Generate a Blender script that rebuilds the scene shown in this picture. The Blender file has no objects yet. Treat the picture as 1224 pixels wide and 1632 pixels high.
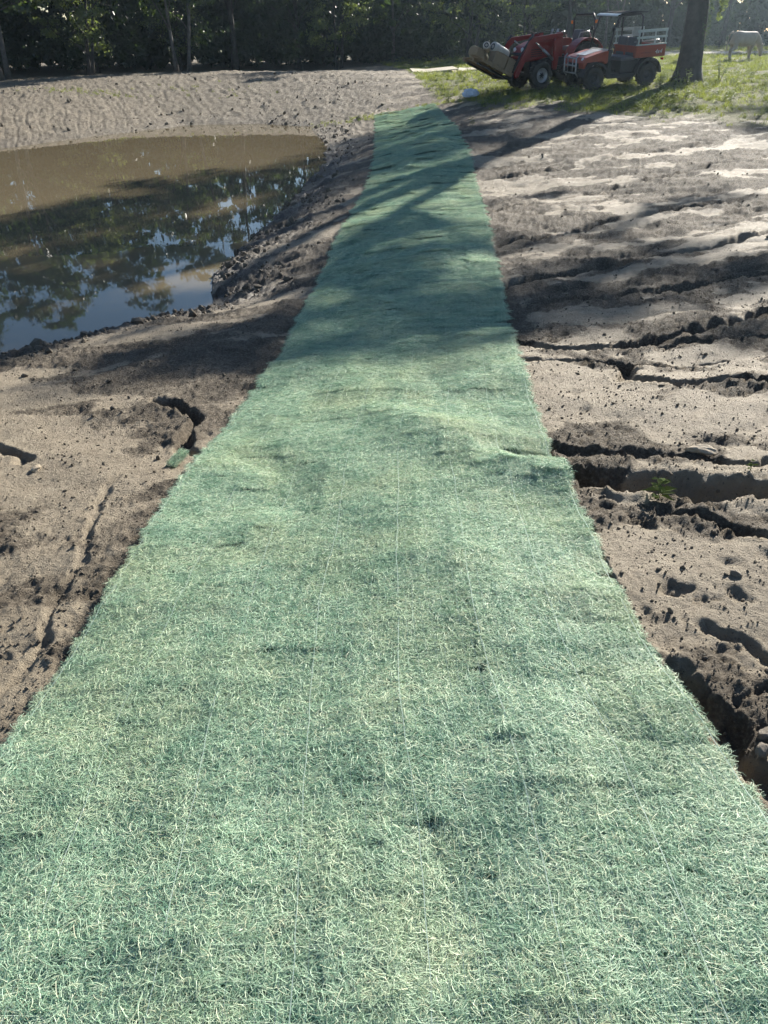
import bpy, bmesh, math, random
import numpy as np
from mathutils import Vector, Matrix, Euler
rad = math.radians
scene = bpy.context.scene
# ------------------------------------------------------------------ camera, sky, sun, exposure
cam_d = bpy.data.cameras.new('camera'); cam = bpy.data.objects.new('camera', cam_d); scene.collection.objects.link(cam)
cam.location = (0, 0, 1.65); cam.rotation_euler = (rad(90-32), 0, 0)
cam_d.sensor_fit = 'VERTICAL'; cam_d.sensor_height = 24; cam_d.lens = 24*1226/1632
cam_d.clip_start = .05; cam_d.clip_end = 6000
scene.camera = cam
SUN_EL, SUN_AZ = rad(24), rad(30.6)                 # azimuth: to the right of straight ahead (+Y)
SUN = Vector((math.sin(SUN_AZ)*math.cos(SUN_EL), math.cos(SUN_AZ)*math.cos(SUN_EL), math.sin(SUN_EL)))
world = bpy.data.worlds.new('World'); scene.world = world; world.use_nodes = True
wn = world.node_tree.nodes; wl = world.node_tree.links
sky = wn.new('ShaderNodeTexSky'); sky.sky_type = 'NISHITA'; sky.sun_disc = False
sky.sun_elevation = SUN_EL; sky.sun_rotation = SUN_AZ; sky.air_density = 1.0; sky.dust_density = .35; sky.ozone_density = 3.0
bg = wn['Background']; wl.new(sky.outputs[0], bg.inputs[0]); bg.inputs[1].default_value = .057
sun_d = bpy.data.lights.new('sun', 'SUN'); sun_o = bpy.data.objects.new('sun', sun_d); scene.collection.objects.link(sun_o)
sun_d.energy = 5.0; sun_d.angle = rad(.53); sun_d.color = (1, .945, .85)
sun_o.rotation_euler = SUN.to_track_quat('Z', 'Y').to_euler()
vs = scene.view_settings; vs.view_transform = 'Standard'; vs.look = 'None'; vs.exposure = 1.3; vs.gamma = 1; vs.use_curve_mapping = False
scene.cycles.max_bounces = 4; scene.cycles.diffuse_bounces = 2; scene.cycles.glossy_bounces = 2; scene.cycles.transparent_max_bounces = 8; scene.cycles.use_denoising = True; scene.cycles.use_adaptive_sampling = True; scene.cycles.adaptive_threshold = .03
scene.cycles.volume_bounces = 0; scene.cycles.caustics_reflective = False; scene.cycles.caustics_refractive = False
COL = scene.collection
rng = np.random.default_rng(7)
# ------------------------------------------------------------------ noise and terrain height (all numpy)
_PG = np.random.default_rng(3); _PERM = np.concatenate([_PG.permutation(1024)]*2).astype(np.int32)
_GX = np.cos(np.arange(1024)*2*np.pi/1024*7.0).astype(np.float32); _GY = np.sin(np.arange(1024)*2*np.pi/1024*7.0).astype(np.float32)
def pn(x, y, s=0):                                   # gradient noise, about -1..1
    x = np.asarray(x, float); y = np.asarray(y, float)
    x0 = np.floor(x); y0 = np.floor(y); fx = (x-x0).astype(np.float32); fy = (y-y0).astype(np.float32)
    ix = (x0.astype(np.int32) + s*57) & 1023; iy = (y0.astype(np.int32) + s*131) & 1023
    ux = fx*fx*fx*(fx*(fx*6-15)+10); uy = fy*fy*fy*(fy*(fy*6-15)+10)
    pa = _PERM[ix]; pb = _PERM[(ix+1) & 1023]; iy1 = (iy+1) & 1023
    def g(p, jy, a, b):
        h = _PERM[p+jy]; return _GX[h]*(fx-a) + _GY[h]*(fy-b)
    n0 = g(pa, iy, 0, 0); n1 = g(pb, iy, 1, 0); m0 = g(pa, iy1, 0, 1); m1 = g(pb, iy1, 1, 1)
    n0 = n0+(n1-n0)*ux; m0 = m0+(m1-m0)*ux
    return 1.5*(n0+(m0-n0)*uy)
def fbm(x, y, s=0, o=4, gain=.5, lac=2.1):
    a = 1.; r = 0.
    for k in range(o):
        r = r + a*pn(x, y, s+k*17); x = x*lac+3.7; y = y*lac-1.3; a *= gain
    return r
def sst(a, b, x):
    t = np.clip((x-a)/(b-a), 0, 1); return t*t*(3-2*t)
def smin(a, b, k):
    h = np.clip(.5+.5*(b-a)/k, 0, 1); return b*(1-h)+a*h - k*h*(1-h)
def seg_dist(x, y, pts, closed=False):
    """distance to a polyline, the signed side, and the way along it (0..1)"""
    pts = list(pts); n = len(pts); L = 0.; segs = []
    for i in range(n if closed else n-1):
        a = pts[i]; b = pts[(i+1) % n]; l = math.hypot(b[0]-a[0], b[1]-a[1]); segs.append((a, b, L, l)); L += l
    best = np.full(np.shape(x), 1e9); along = np.zeros(np.shape(x)); side = np.zeros(np.shape(x))
    for a, b, l0, l in segs:
        dx, dy = b[0]-a[0], b[1]-a[1]
        t = np.clip(((x-a[0])*dx+(y-a[1])*dy)/(l*l), 0, 1)
        px = x-a[0]-t*dx; py = y-a[1]-t*dy; d = np.hypot(px, py); m = d < best
        best = np.where(m, d, best); along = np.where(m, (l0+t*l)/L, along); side = np.where(m, np.sign(dx*py-dy*px), side)
    return best, side, along
def in_poly(x, y, pts):
    r = np.zeros(np.shape(x), bool); n = len(pts)
    for i in range(n):
        (x0, y0), (x1, y1) = pts[i], pts[(i+1) % n]
        if y0 == y1: continue
        c = ((y0 > y) != (y1 > y)) & (x < (x1-x0)*(y-y0)/(y1-y0)+x0); r ^= c
    return r

WATER = -0.95
POND = [(-3.7,6.9),(-3.1,7.35),(-2.7,7.9),(-1.9,8.35),(-2.15,9.7),(-1.95,11.8),(-1.7,14.5),(-1.42,18.5),(-1.5,22.3),(-2.4,27.6),
        (-4.2,28.4),(-6.4,27.9),(-8.2,25.2),(-9.9,22.2),(-11.6,20.4),(-13.6,18.2),(-14,13),(-11,8),(-7,6.0)]
PY = [-20,0,2.0,3.0,4.5,6.5,10,15,20,24,27,30,36,45,60,120,2000]
PZ = [.1,.0,.0,-.05,-.26,-.42,-.5,-.47,-.36,-.24,-.12,-.05,-.03,-.05,.0,.1,.1]
# middle line and half width of the blanket, by distance ahead
MY = [-1.2, 0.0, 1.4, 2.2, 3.0, 4.2, 6.0, 8.5, 11.5, 15.0, 18.5, 22.0, 24.6]
MX = [0.0,-.03,-.06,-.09,-.07,-.01, 0.14, 0.26, 0.46, 0.68, 0.77, 0.80, 0.70]
def mat_cx(y):
    r = 0
    for k in (-.5, -.25, 0, .25, .5): r = r + np.interp(y + k, MY, MX)
    return r/5
def prof(y):
    r = 0
    for k in (-.12,-.06,0,.06,.12): r = r + np.interp(y*(1+k)+k*2, PY, PZ)
    return r/5
def base_h(x, y):
    """large shape of the land: bank profile, rising right side, far rim, pond basin"""
    x = np.asarray(x, float); y = np.asarray(y, float)
    u = x - np.interp(y, MY, MX)
    z = prof(y)
    up = np.maximum(u-.9, 0)
    z = z + .55*(1-np.exp(-up*.105)) * sst(-1, 4, y)*1.0
    z = z + np.where(u < 0, .06*np.maximum(u, -4), .03*np.minimum(u, 1.2))
    z = z + .42*np.exp(-((y-37-.35*x*0)/7.5)**2)*sst(3.5, -3, x)*sst(-20, -6, x) 
    z = z + .05*fbm(x*.35, y*.35, 5, 2)
    d, _, _ = seg_dist(x, y, POND, True); ins = in_poly(x, y, POND); sd = np.where(ins, -d, d)
    far = sst(17, 24, y)
    sl = .30*(1-far) + .150*far
    bank = WATER + sl*sd + .02*fbm(x*1.3, y*1.3, 9, 2)
    bank = np.where(sd < 0, WATER + .22*sd - .02, bank)
    bank = np.maximum(bank, WATER-.9)
    return smin(z, bank, .22)
# ------------------------------------------------------------------ helpers: tags, materials, meshes
def tag(o, label=None, cat=None, group=None, kind=None):
    if label: o['label'] = label
    if cat: o['category'] = cat
    if group: o['group'] = group
    if kind: o['kind'] = kind
    return o
def link(o, parent=None):
    COL.objects.link(o)
    if parent is not None: o.parent = parent
    return o
def empty(name, loc=(0,0,0), rot=(0,0,0)):
    o = bpy.data.objects.new(name, None); o.location = loc; o.rotation_euler = rot; o.empty_display_size = .1
    return link(o)
def mesh_np(name, V, F, smooth=True):
    """V (n,3), F (m,k) all faces with k corners"""
    V = np.ascontiguousarray(V, np.float32); F = np.ascontiguousarray(F, np.int32)
    me = bpy.data.meshes.new(name); m, k = F.shape
    me.vertices.add(len(V)); me.vertices.foreach_set('co', V.ravel())
    me.loops.add(m*k); me.loops.foreach_set('vertex_index', F.ravel())
    me.polygons.add(m); me.polygons.foreach_set('loop_start', np.arange(0, m*k, k, dtype=np.int32))
    try: me.polygons.foreach_set('loop_total', np.full(m, k, np.int32))
    except Exception: pass
    me.polygons.foreach_set('use_smooth', np.full(m, smooth, bool))
    me.update(calc_edges=True); return me
def add_attr(me, name, vals, typ='FLOAT', dom='POINT'):
    a = me.attributes.new(name, typ, dom)
    a.data.foreach_set('vector' if typ == 'FLOAT_VECTOR' else ('color' if 'COLOR' in typ else 'value'), np.ascontiguousarray(vals, np.int32 if typ == 'INT' else np.float32).ravel())
def obj(name, me, material=None, parent=None):
    if material is not None: me.materials.clear(); me.materials.append(material)
    return link(bpy.data.objects.new(name, me), parent)
class NT:
    """small node-tree builder"""
    def __init__(s, name):
        s.m = bpy.data.materials.new(name); s.m.use_nodes = True; s.t = s.m.node_tree; s.n = s.t.nodes; s.p = s.n['Principled BSDF']; s.out = s.n['Material Output']
    def node(s, typ, **kw):
        nd = s.n.new('ShaderNode'+typ)
        for k, v in kw.items():
            if k.startswith('i_'):
                key = k[2:]; nd.inputs[int(key) if key.isdigit() else key.replace('_', ' ')].default_value = v
            else: setattr(nd, k, v)
        return nd
    def l(s, a, b): s.t.links.new(a, b)
    def noise(s, vec, scale, detail=4, rough=.55, dist=0):
        nd = s.node('TexNoise'); nd.inputs['Scale'].default_value = scale; nd.inputs['Detail'].default_value = detail
        nd.inputs['Roughness'].default_value = rough; nd.inputs['Distortion'].default_value = dist
        if vec is not None: s.l(vec, nd.inputs['Vector'])
        return nd.outputs[0]
    def ramp(s, fac, stops):
        nd = s.node('ValToRGB'); e = nd.color_ramp.elements
        while len(e) < len(stops): e.new(.5)
        for el, (p, c) in zip(e, stops): el.position = p; el.color = (*c, 1) if len(c) == 3 else c
        s.l(fac, nd.inputs[0]); return nd.outputs[0]
    def mix(s, fac, a, b, mode='MIX'):
        nd = s.node('Mix', data_type='RGBA', blend_type=mode)
        for i, v in ((0, fac), (6, a), (7, b)):
            if isinstance(v, (int, float)): nd.inputs[i].default_value = v
            elif isinstance(v, tuple): nd.inputs[i].default_value = (*v, 1)
            else: s.l(v, nd.inputs[i])
        return nd.outputs[2]
    def math(s, op, a, b=0.):
        nd = s.node('Math', operation=op)
        for i, v in ((0, a), (1, b)):
            if isinstance(v, (int, float)): nd.inputs[i].default_value = v
            else: s.l(v, nd.inputs[i])
        return nd.outputs[0]
    def attr(s, name): return s.node('Attribute', attribute_name=name)
    def pos(s): return s.node('NewGeometry').outputs['Position']
    def objc(s): return s.node('TexCoord').outputs['Object']
    def bump(s, h, strength=.5, dist=.01, prev=None):
        nd = s.node('Bump'); nd.inputs['Strength'].default_value = strength; nd.inputs['Distance'].default_value = dist; s.l(h, nd.inputs['Height'])
        if prev is not None: s.l(prev, nd.inputs['Normal'])
        return nd.outputs[0]
    def set(s, **kw):
        for k, v in kw.items():
            i = s.p.inputs[k.replace('_', ' ')]
            if isinstance(v, (int, float)): i.default_value = v
            elif isinstance(v, tuple): i.default_value = (*v, 1) if len(v) == 3 else v
            else: s.l(v, i)
        return s.m
def pmat(name, c, c2=None, scale=6, rough=.5, metal=0, bump=0, spec=.5, bscale=None):
    t = NT(name); v = t.objc(); n = t.noise(v, scale, 5, .6)
    c2 = c2 or tuple(x*.75 for x in c)
    t.set(Base_Color=t.ramp(n, [(.3, c2), (.68, c)]), Roughness=rough, Metallic=metal)
    t.p.inputs['Specular IOR Level'].default_value = spec
    if bump: t.set(Normal=t.bump(t.noise(v, bscale or scale*4, 5), bump, .01))
    return t.m
def leafmat(name, c, tr, var=.5, gloss=.05):
    t = NT(name); g = t.node('NewGeometry'); n = t.noise(g.outputs['Position'], 1.1, 3)
    r = g.outputs['Random Per Island']; k = t.math('MULTIPLY_ADD', r, var); t.n[-1].inputs[2].default_value = 1-var*.5
    a = t.mix(n, c, tuple(x*.6 for x in c)); b = t.mix(n, tr, tuple(x*.7 for x in tr))
    def sc(col):
        nd = t.node('VectorMath', operation='SCALE'); t.l(col, nd.inputs[0]); t.l(k, nd.inputs['Scale']); return nd.outputs[0]
    d = t.node('BsdfDiffuse'); t.l(sc(a), d.inputs[0]); q = t.node('BsdfTranslucent'); t.l(sc(b), q.inputs[0])
    gl = t.node('BsdfGlossy'); gl.inputs['Roughness'].default_value = .38; gl.inputs[0].default_value = (1, 1, 1, 1)
    m1 = t.node('MixShader', i_0=.4); t.l(d.outputs[0], m1.inputs[1]); t.l(q.outputs[0], m1.inputs[2])
    m2 = t.node('MixShader', i_0=gloss); t.l(m1.outputs[0], m2.inputs[1]); t.l(gl.outputs[0], m2.inputs[2])
    t.l(m2.outputs[0], t.out.inputs[0]); return t.m
def scatter(name, P, R, S, I, variants, parent=None, kind='stuff'):
    """instances of small meshes on given points (stuff only)"""
    col = bpy.data.collections.new(name+'_pieces')
    for i, me in enumerate(variants):
        col.objects.link(bpy.data.objects.new('%s_piece_%02d' % (name, i), me))
    me = bpy.data.meshes.new(name); me.vertices.add(len(P)); me.vertices.foreach_set('co', np.ascontiguousarray(P, np.float32).ravel())
    add_attr(me, 'rot', R, 'FLOAT_VECTOR'); add_attr(me, 'scl', S, 'FLOAT_VECTOR'); add_attr(me, 'idx', I, 'INT'); me.update()
    o = link(bpy.data.objects.new(name, me), parent); o['kind'] = kind
    ng = bpy.data.node_groups.new(name+'_scatter', 'GeometryNodeTree')
    ng.interface.new_socket('Geometry', in_out='INPUT', socket_type='NodeSocketGeometry'); ng.interface.new_socket('Geometry', in_out='OUTPUT', socket_type='NodeSocketGeometry')
    N = ng.nodes; gi = N.new('NodeGroupInput'); go = N.new('NodeGroupOutput'); ip = N.new('GeometryNodeInstanceOnPoints')
    ci = N.new('GeometryNodeCollectionInfo'); ci.inputs['Collection'].default_value = col; ci.inputs['Separate Children'].default_value = True; ci.inputs['Reset Children'].default_value = True
    def na(nm, dt):
        q = N.new('GeometryNodeInputNamedAttribute'); q.data_type = dt; q.inputs['Name'].default_value = nm; return q.outputs['Attribute']
    L = ng.links; L.new(gi.outputs[0], ip.inputs['Points']); L.new(ci.outputs[0], ip.inputs['Instance']); ip.inputs['Pick Instance'].default_value = True
    L.new(na('idx', 'INT'), ip.inputs['Instance Index']); L.new(na('rot', 'FLOAT_VECTOR'), ip.inputs['Rotation']); L.new(na('scl', 'FLOAT_VECTOR'), ip.inputs['Scale'])
    L.new(ip.outputs[0], go.inputs[0])
    md = o.modifiers.new('scatter', 'NODES'); md.node_group = ng
    return o

# ------------------------------------------------------------------ fine relief of the ground
GULLIES = [   # points, half width, depth
 ([(.40,3.10),(.80,3.13),(1.12,2.99),(1.36,2.86),(1.62,2.80),(2.3,2.72),(3.2,2.9),(5,3.2)], .10, .115),
 ([(.75,3.46),(1.05,3.36),(1.30,3.27),(1.73,3.10),(2.4,3.15),(3.5,3.5)], .035, .045),
 ([(1.2,2.68),(1.36,2.55),(1.5,2.40),(1.8,2.30),(2.6,2.1)], .030, .045),
 ([(.70,5.62),(1.10,5.52),(1.45,5.36),(1.73,5.30),(2.05,5.48),(2.5,5.66),(3.03,5.98),(4.2,6.3),(6,7.4)], .065, .08),
 ([(1.73,5.30),(2.2,5.28),(2.7,5.42),(3.4,5.5)], .035, .04),
 ([(.80,5.10),(1.10,5.06),(1.40,5.02),(1.59,4.92),(1.56,4.66),(1.51,4.48),(1.75,4.33),(2.0,4.36),(2.28,4.30),(3.2,4.5),(4.4,4.4)], .055, .075),
 ([(1.59,4.92),(1.9,4.78),(2.3,4.86),(2.9,4.8)], .035, .04),
 ([(.95,7.2),(1.45,7.5),(2.0,7.7),(2.5,8.07),(3.4,8.4),(4.8,9.3)], .07, .075),
 ([(1.1,6.6),(1.6,6.75),(2.3,6.8),(3.1,7.1),(4,7.2)], .04, .045),
 ([(1.3,9.3),(2.2,9.7),(3.2,10.4),(4.6,11)], .06, .05),
 ([(1.5,11.2),(2.6,11.9),(4.2,13),(6,14.4)], .07, .06),
 ([(1.7,13.8),(3,14.3),(4.6,15.6),(6.4,16.6)], .08, .06),
 ([(.86,1.74),(.91,1.58),(.98,1.43),(1.04,1.27),(1.12,1.1),(1.3,.8),(1.5,.3)], .042, .060),
 ([(1.0,1.95),(1.14,1.84),(1.2,1.72),(1.34,1.6)], .025, .022),
 ([(-.72,3.50),(-.95,3.56),(-1.04,3.66),(-1.12,3.9),(-1.13,4.15),(-1.28,4.38),(-1.45,4.45)], .032, .07),
 ([(-1.86,3.5),(-1.98,3.66),(-2.2,3.8)], .03, .045),
 ([(-1.33,3.25),(-1.27,2.92),(-1.24,2.66),(-1.18,2.40),(-1.15,2.16),(-1.13,1.95),(-1.14,1.80),(-1.22,1.62),(-1.4,1.45)], .022, .014),
 ([(-1.24,2.66),(-1.38,2.42),(-1.46,2.2),(-1.55,2.0)], .016, .010),
 ([(-1.13,1.95),(-1.22,1.86),(-1.36,1.74),(-1.5,1.7)], .016, .010),
]
LY = [-3,-1.2,0,.6,1.39,1.77,2.45,3.58,4.91,6.5,8.25,11.79,14.33,18.84,23.5,27.9,40]
LX = [-1.0,-1.02,-1.03,-1.04,-1.04,-1.0,-.95,-.90,-.77,-.72,-.68,-.47,-.24,-.17,-.22,-.30,-.3]
RY = [-3,-1.2,0,.6,1.20,1.56,2.00,2.99,3.39,5.29,7.12,10.72,16.83,21.38,24.5,27.7,40]
RX = [1.0,.99,.97,.95,.93,.86,.80,.81,.81,.94,1.09,1.36,1.67,1.77,1.74,1.56,1.5]
MAT_END = 27.8
def sm_i(y, a, b):
    k = .02*np.abs(y)+.08; r = 0
    for q in (-2, -1, 0, 1, 2): r = r + np.interp(y+q*k, a, b)
    return r/5
def mat_edges(y):
    y = np.asarray(y, float)
    return sm_i(y, LY, LX) + .010*pn(y*2.3, y*0+3, 71) + .006*pn(y*9, y*0+3, 73), sm_i(y, RY, RX) + .009*pn(y*2.1, y*0+7, 72)
def mat_h(x, y):
    """surface of the blanket"""
    l, r = mat_edges(y); v = (x-l)/(r-l)
    z = base_h(x, y) + .028
    a = np.minimum(1, 2.2/(np.abs(y)*.12+1))
    w = pn(x*.8+.6*pn(x*.7, y*.7, 31), y*1.9 - x*.8, 30)
    z = z + .022*a*w*(.35+.9*sst(.35, .9, v))                          # folds running across, stronger to the right
    z = z + .021*pn(x*1.7, y*1.3, 33) + .0135*pn(x*3.6, y*3.0, 34) + .0018*pn(x*9, y*8, 35)
    d, s, t = seg_dist(x, y, [(-.25,4.05),(.1,3.75),(.45,3.38),(.70,3.08),(.95,2.98)])   # crest that the blanket bridges
    z = z + .050*np.exp(-(d/.22)**2)*sst(-.4, .2, x)
    d, s, t = seg_dist(x, y, [(.50,3.34),(.66,3.26),(1.2,3.16)])                          # sag into the gully
    z = z - .085*np.exp(-(d/.14)**2)*sst(.30, .74, x)
    d, s, t = seg_dist(x, y, [(-.62,3.35),(-.45,3.1),(-.40,2.8)])
    z = z - .022*np.exp(-(d/.12)**2)
    for (px, py, dx, dp) in ((.70,1.93,.13,.026),(.62,1.42,.14,.022),(.12,1.10,.035,.026),(.33,1.42,.05,.018),(.22,2.2,.16,.012),(-.35,1.75,.2,.010)):
        dp = dp*.42; z = z - dp*np.exp(-((x-px)/dx)**2-((y-py)/.06)**2) + dp*.8*np.exp(-((x-px)/dx)**2-((y-py-.11)/.06)**2)
    return z
def ground_h(x, y):
    x = np.asarray(x, float); y = np.asarray(y, float)
    if x.size > 5000:                                  # under the blanket only its own shape matters
        l, r = mat_edges(y); cov = (x > l+.06) & (x < r-.06) & (y < MAT_END-.1)
        out = np.empty_like(x); out[cov] = mat_h(x[cov], y[cov])-.035; out[~cov] = ground_d(x[~cov], y[~cov]); return out
    return ground_d(x, y)
def sand_wash(x, y):
    """where runoff has laid smooth pale sand"""
    a, b = x*.95+y*.32, y*.95-x*.30
    w = sst(.02, .40, pn(a*.55+.3*pn(x*2, y*2, 47), b*1.25+.3*pn(x*2, y*2, 48), 41)+.35*pn(a*1.6, b*3.4, 42)+.22*pn(x*6, y*7, 46))
    for cx, cy, rx, ry in ((1.15,2.2,.5,.42), (1.9,3.75,.75,.42), (1.25,4.0,.4,.3), (2.2,5.0,.5,.25), (1.9,6.2,.7,.25)):
        w = np.maximum(w, sst(1.1, .55, np.hypot((x-cx)/rx, (y-cy)/ry)+.35*pn(x*3, y*3, 38)))
    left = .8*sst(-.6, -1.0, x-np.interp(y, MY, MX))*sst(5.5, 4, y)*sst(2.0, 2.9, y+.3*pn(x*3, y*3, 39)); return np.clip(np.maximum(w, left*sst(-.5, .2, pn(x*1.3, y*1.3, 49)+.3*pn(x*5, y*5, 40))), 0, 1)
def ground_d(x, y):
    z = base_h(x, y)
    far = sst(16, 24, y)
    dP, _, _ = seg_dist(x, y, POND, True); ins = in_poly(x, y, POND); sd = np.where(ins, -dP, dP)
    farbank = sst(20, 25, y)*sst(1.5, -1.5, x - .05*(y-25))*sst(-.3, .3, sd)
    shore = np.exp(-(np.maximum(sd, 0)/.9)**2)*(1-farbank)*sst(-.25, .05, sd)
    u = x - np.interp(y, MY, MX); right = sst(.5, 1.2, u)
    lod = np.minimum(1, 3.0/(np.hypot(x, y)*.06+1))
    wash = sand_wash(x, y); rough = 1-.85*wash
    # broad lumps and plates
    z = z + .030*fbm(x*1.1, y*1.3, 11, 3)*(1-far*.3)
    # rills running down to the left on the right-hand slope
    a, b = x*.95+y*.32, y*.95-x*.30
    wx = .25*pn(a*1.1, b*1.1, 43)
    rid = 1-np.abs(pn(a*.42, b*1.9+wx*2, 44)); rid2 = 1-np.abs(pn(a*.8+5, b*4.2+wx*3, 45))
    z = z - right*(.030*sst(.78, 1, rid) + .020*sst(.8, 1, rid2)*rough)*sst(1.2, 2.2, x)*(1-.6*far)
    # small relief
    f1 = fbm(x*7, y*7, 12, 3); f2 = pn(x*26, y*26, 15); f3 = pn(x*60, y*60, 16)
    z = z + (.016*f1*rough + .013*np.abs(pn(x*13, y*15, 24))*rough + .0085*f2*(.3+.7*rough) + .0042*f3*(.5+.5*rough) + .007*np.maximum(0, pn(x*38, y*38, 17)-.12)*(.3+rough))*(1+1.0*shore)
    bil = np.abs(pn(x*4.5, y*5.5, 18)); z = z - .016*sst(.12, .0, bil)*rough*right
    # churned mud at the shore and the trampled spots
    cl = np.maximum(0, pn(x*5, y*5.5, 19)) + .6*np.maximum(0, pn(x*12, y*12, 20))
    z = z + .055*cl*shore*sst(.0, .35, sd)*sst(-.4, .3, pn(x*1.2, y*1.2, 27)+.15)
    tr = sst(.15, .55, pn(x*.9+4, y*1.1, 21))*right*(1-far)
    pit = sst(.35, .75, pn(x*7.5, y*8.5, 22)); z = z - .015*pit*tr
    for (px, py, r, dp) in ((.98,2.62,.07,.045),(1.06,2.58,.05,.03),(1.02,2.13,.06,.05),(1.10,2.07,.05,.04),(1.22,2.08,.055,.045),(.93,2.75,.05,.03)):
        dd = np.hypot((x-px), (y-py)*1.7)+.050*pn(x*13, y*17, 29)+.012*pn(x*40, y*40, 28); z = z - dp*.45*sst(r*1.25, r*.3, dd+.025*pn(x*30, y*30, 26))
    # the cut gullies, with wandering edges
    nr = np.nonzero((y < 18) & (y > -1) & (np.abs(x) < 8))[0] if x.ndim else None
    X, Y = (x[nr], y[nr]) if x.ndim else (x, y)
    wx1 = .050*pn(X*2.6, Y*2.6, 51)+.022*pn(X*9, Y*9, 53)+.009*pn(X*30, Y*30, 57); wy1 = .050*pn(X*2.6, Y*2.6, 52)+.022*pn(X*9, Y*9, 54)+.009*pn(X*30, Y*30, 58)
    wv = .8+.28*pn(X*1.7, Y*1.7, 55)+.25*pn(X*7, Y*7, 56); dz = np.zeros(np.shape(X)); crum = pn(X*21, Y*21, 36)+.7*pn(X*47, Y*47, 37)
    for pts, w, dp in GULLIES:
        xs = [p[0] for p in pts]; ys = [p[1] for p in pts]
        k = np.nonzero((X > min(xs)-.45) & (X < max(xs)+.45) & (Y > min(ys)-.45) & (Y < max(ys)+.45))[0]
        d, s, t = seg_dist(X[k]+wx1[k], Y[k]+wy1[k], pts); ww = w*wv[k]
        dz[k] += -dp*sst(ww*1.35+.012, ww*.45, d)*sst(0, .08, t+.03) + .14*dp*np.exp(-((d-ww*1.9)/(ww*.6+.006))**2) + np.exp(-((d-ww*.9)/(ww*.8+.02))**2)*(.15*dp*crum[k])
    z[nr] += dz
    # bulldozer cleat marks on the far bank: ribs pressed in rows that climb the slope
    ang = x*.86 + (y-30)*.35
    rows = ang*3.0 + .8*pn(x*.3, y*.3, 61) + .12*pn(x*1.7, y*1.7, 69); lane = rows - np.floor(rows)
    dn = dP*3.6 + .9*pn(x*.8, y*.8, 62) + np.floor(rows)*.43
    cle = np.sin(dn*2*np.pi*1.0); lanes = sst(0, .12, lane)*sst(1, .88, lane)
    brk = .5+.5*fbm(x*1.6, y*1.6, 63, 2)
    z = z + farbank*(.036*sst(-.2, .7, cle)*lanes*np.clip(brk+.3, .25, 1.1) + .018*fbm(x*2.6, y*2.2, 64, 3) + .020*np.abs(pn(x*5.5, y*4, 68)) - .018*(1-lanes)*np.clip(brk+.2, .2, 1))*sst(0, .8, sd)
    z = z + sst(24, 34, y)*(1-farbank)*.03*fbm(x*1.2, y*1.2, 65, 2)
    # bed of the pond stays under the water, the shore a little above it
    z = np.where(sd < -.05, np.minimum(z, WATER-.015+.3*np.maximum(sd+.05, -2)), z)
    # keep the soil under the blanket
    l, r = mat_edges(y); cov = (x > l-.02) & (x < r+.01) & (y < MAT_END+.05)
    z = np.where(cov, np.minimum(z, mat_h(x, y)-.030), z)
    return z
def grass_mask(x, y):
    yb = np.interp(x, [-3, .8, 1.6, 3, 4.5, 6, 8, 11, 16, 24, 40], [75, 46, 30, 25.5, 23.5, 21.5, 19, 17.5, 15.5, 13, 10])
    n = fbm(x*.6, y*.6, 81, 3)
    return sst(-1.6, 2.4, y-yb+2.2*n)
def dirt_track(x, y):
    yc = 56 + .10*(x-15) + 1.0*pn(x*.1, y*0, 83)
    return sst(3.4, 2.2, np.abs(y-yc))*sst(6, 12, x)

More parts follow.
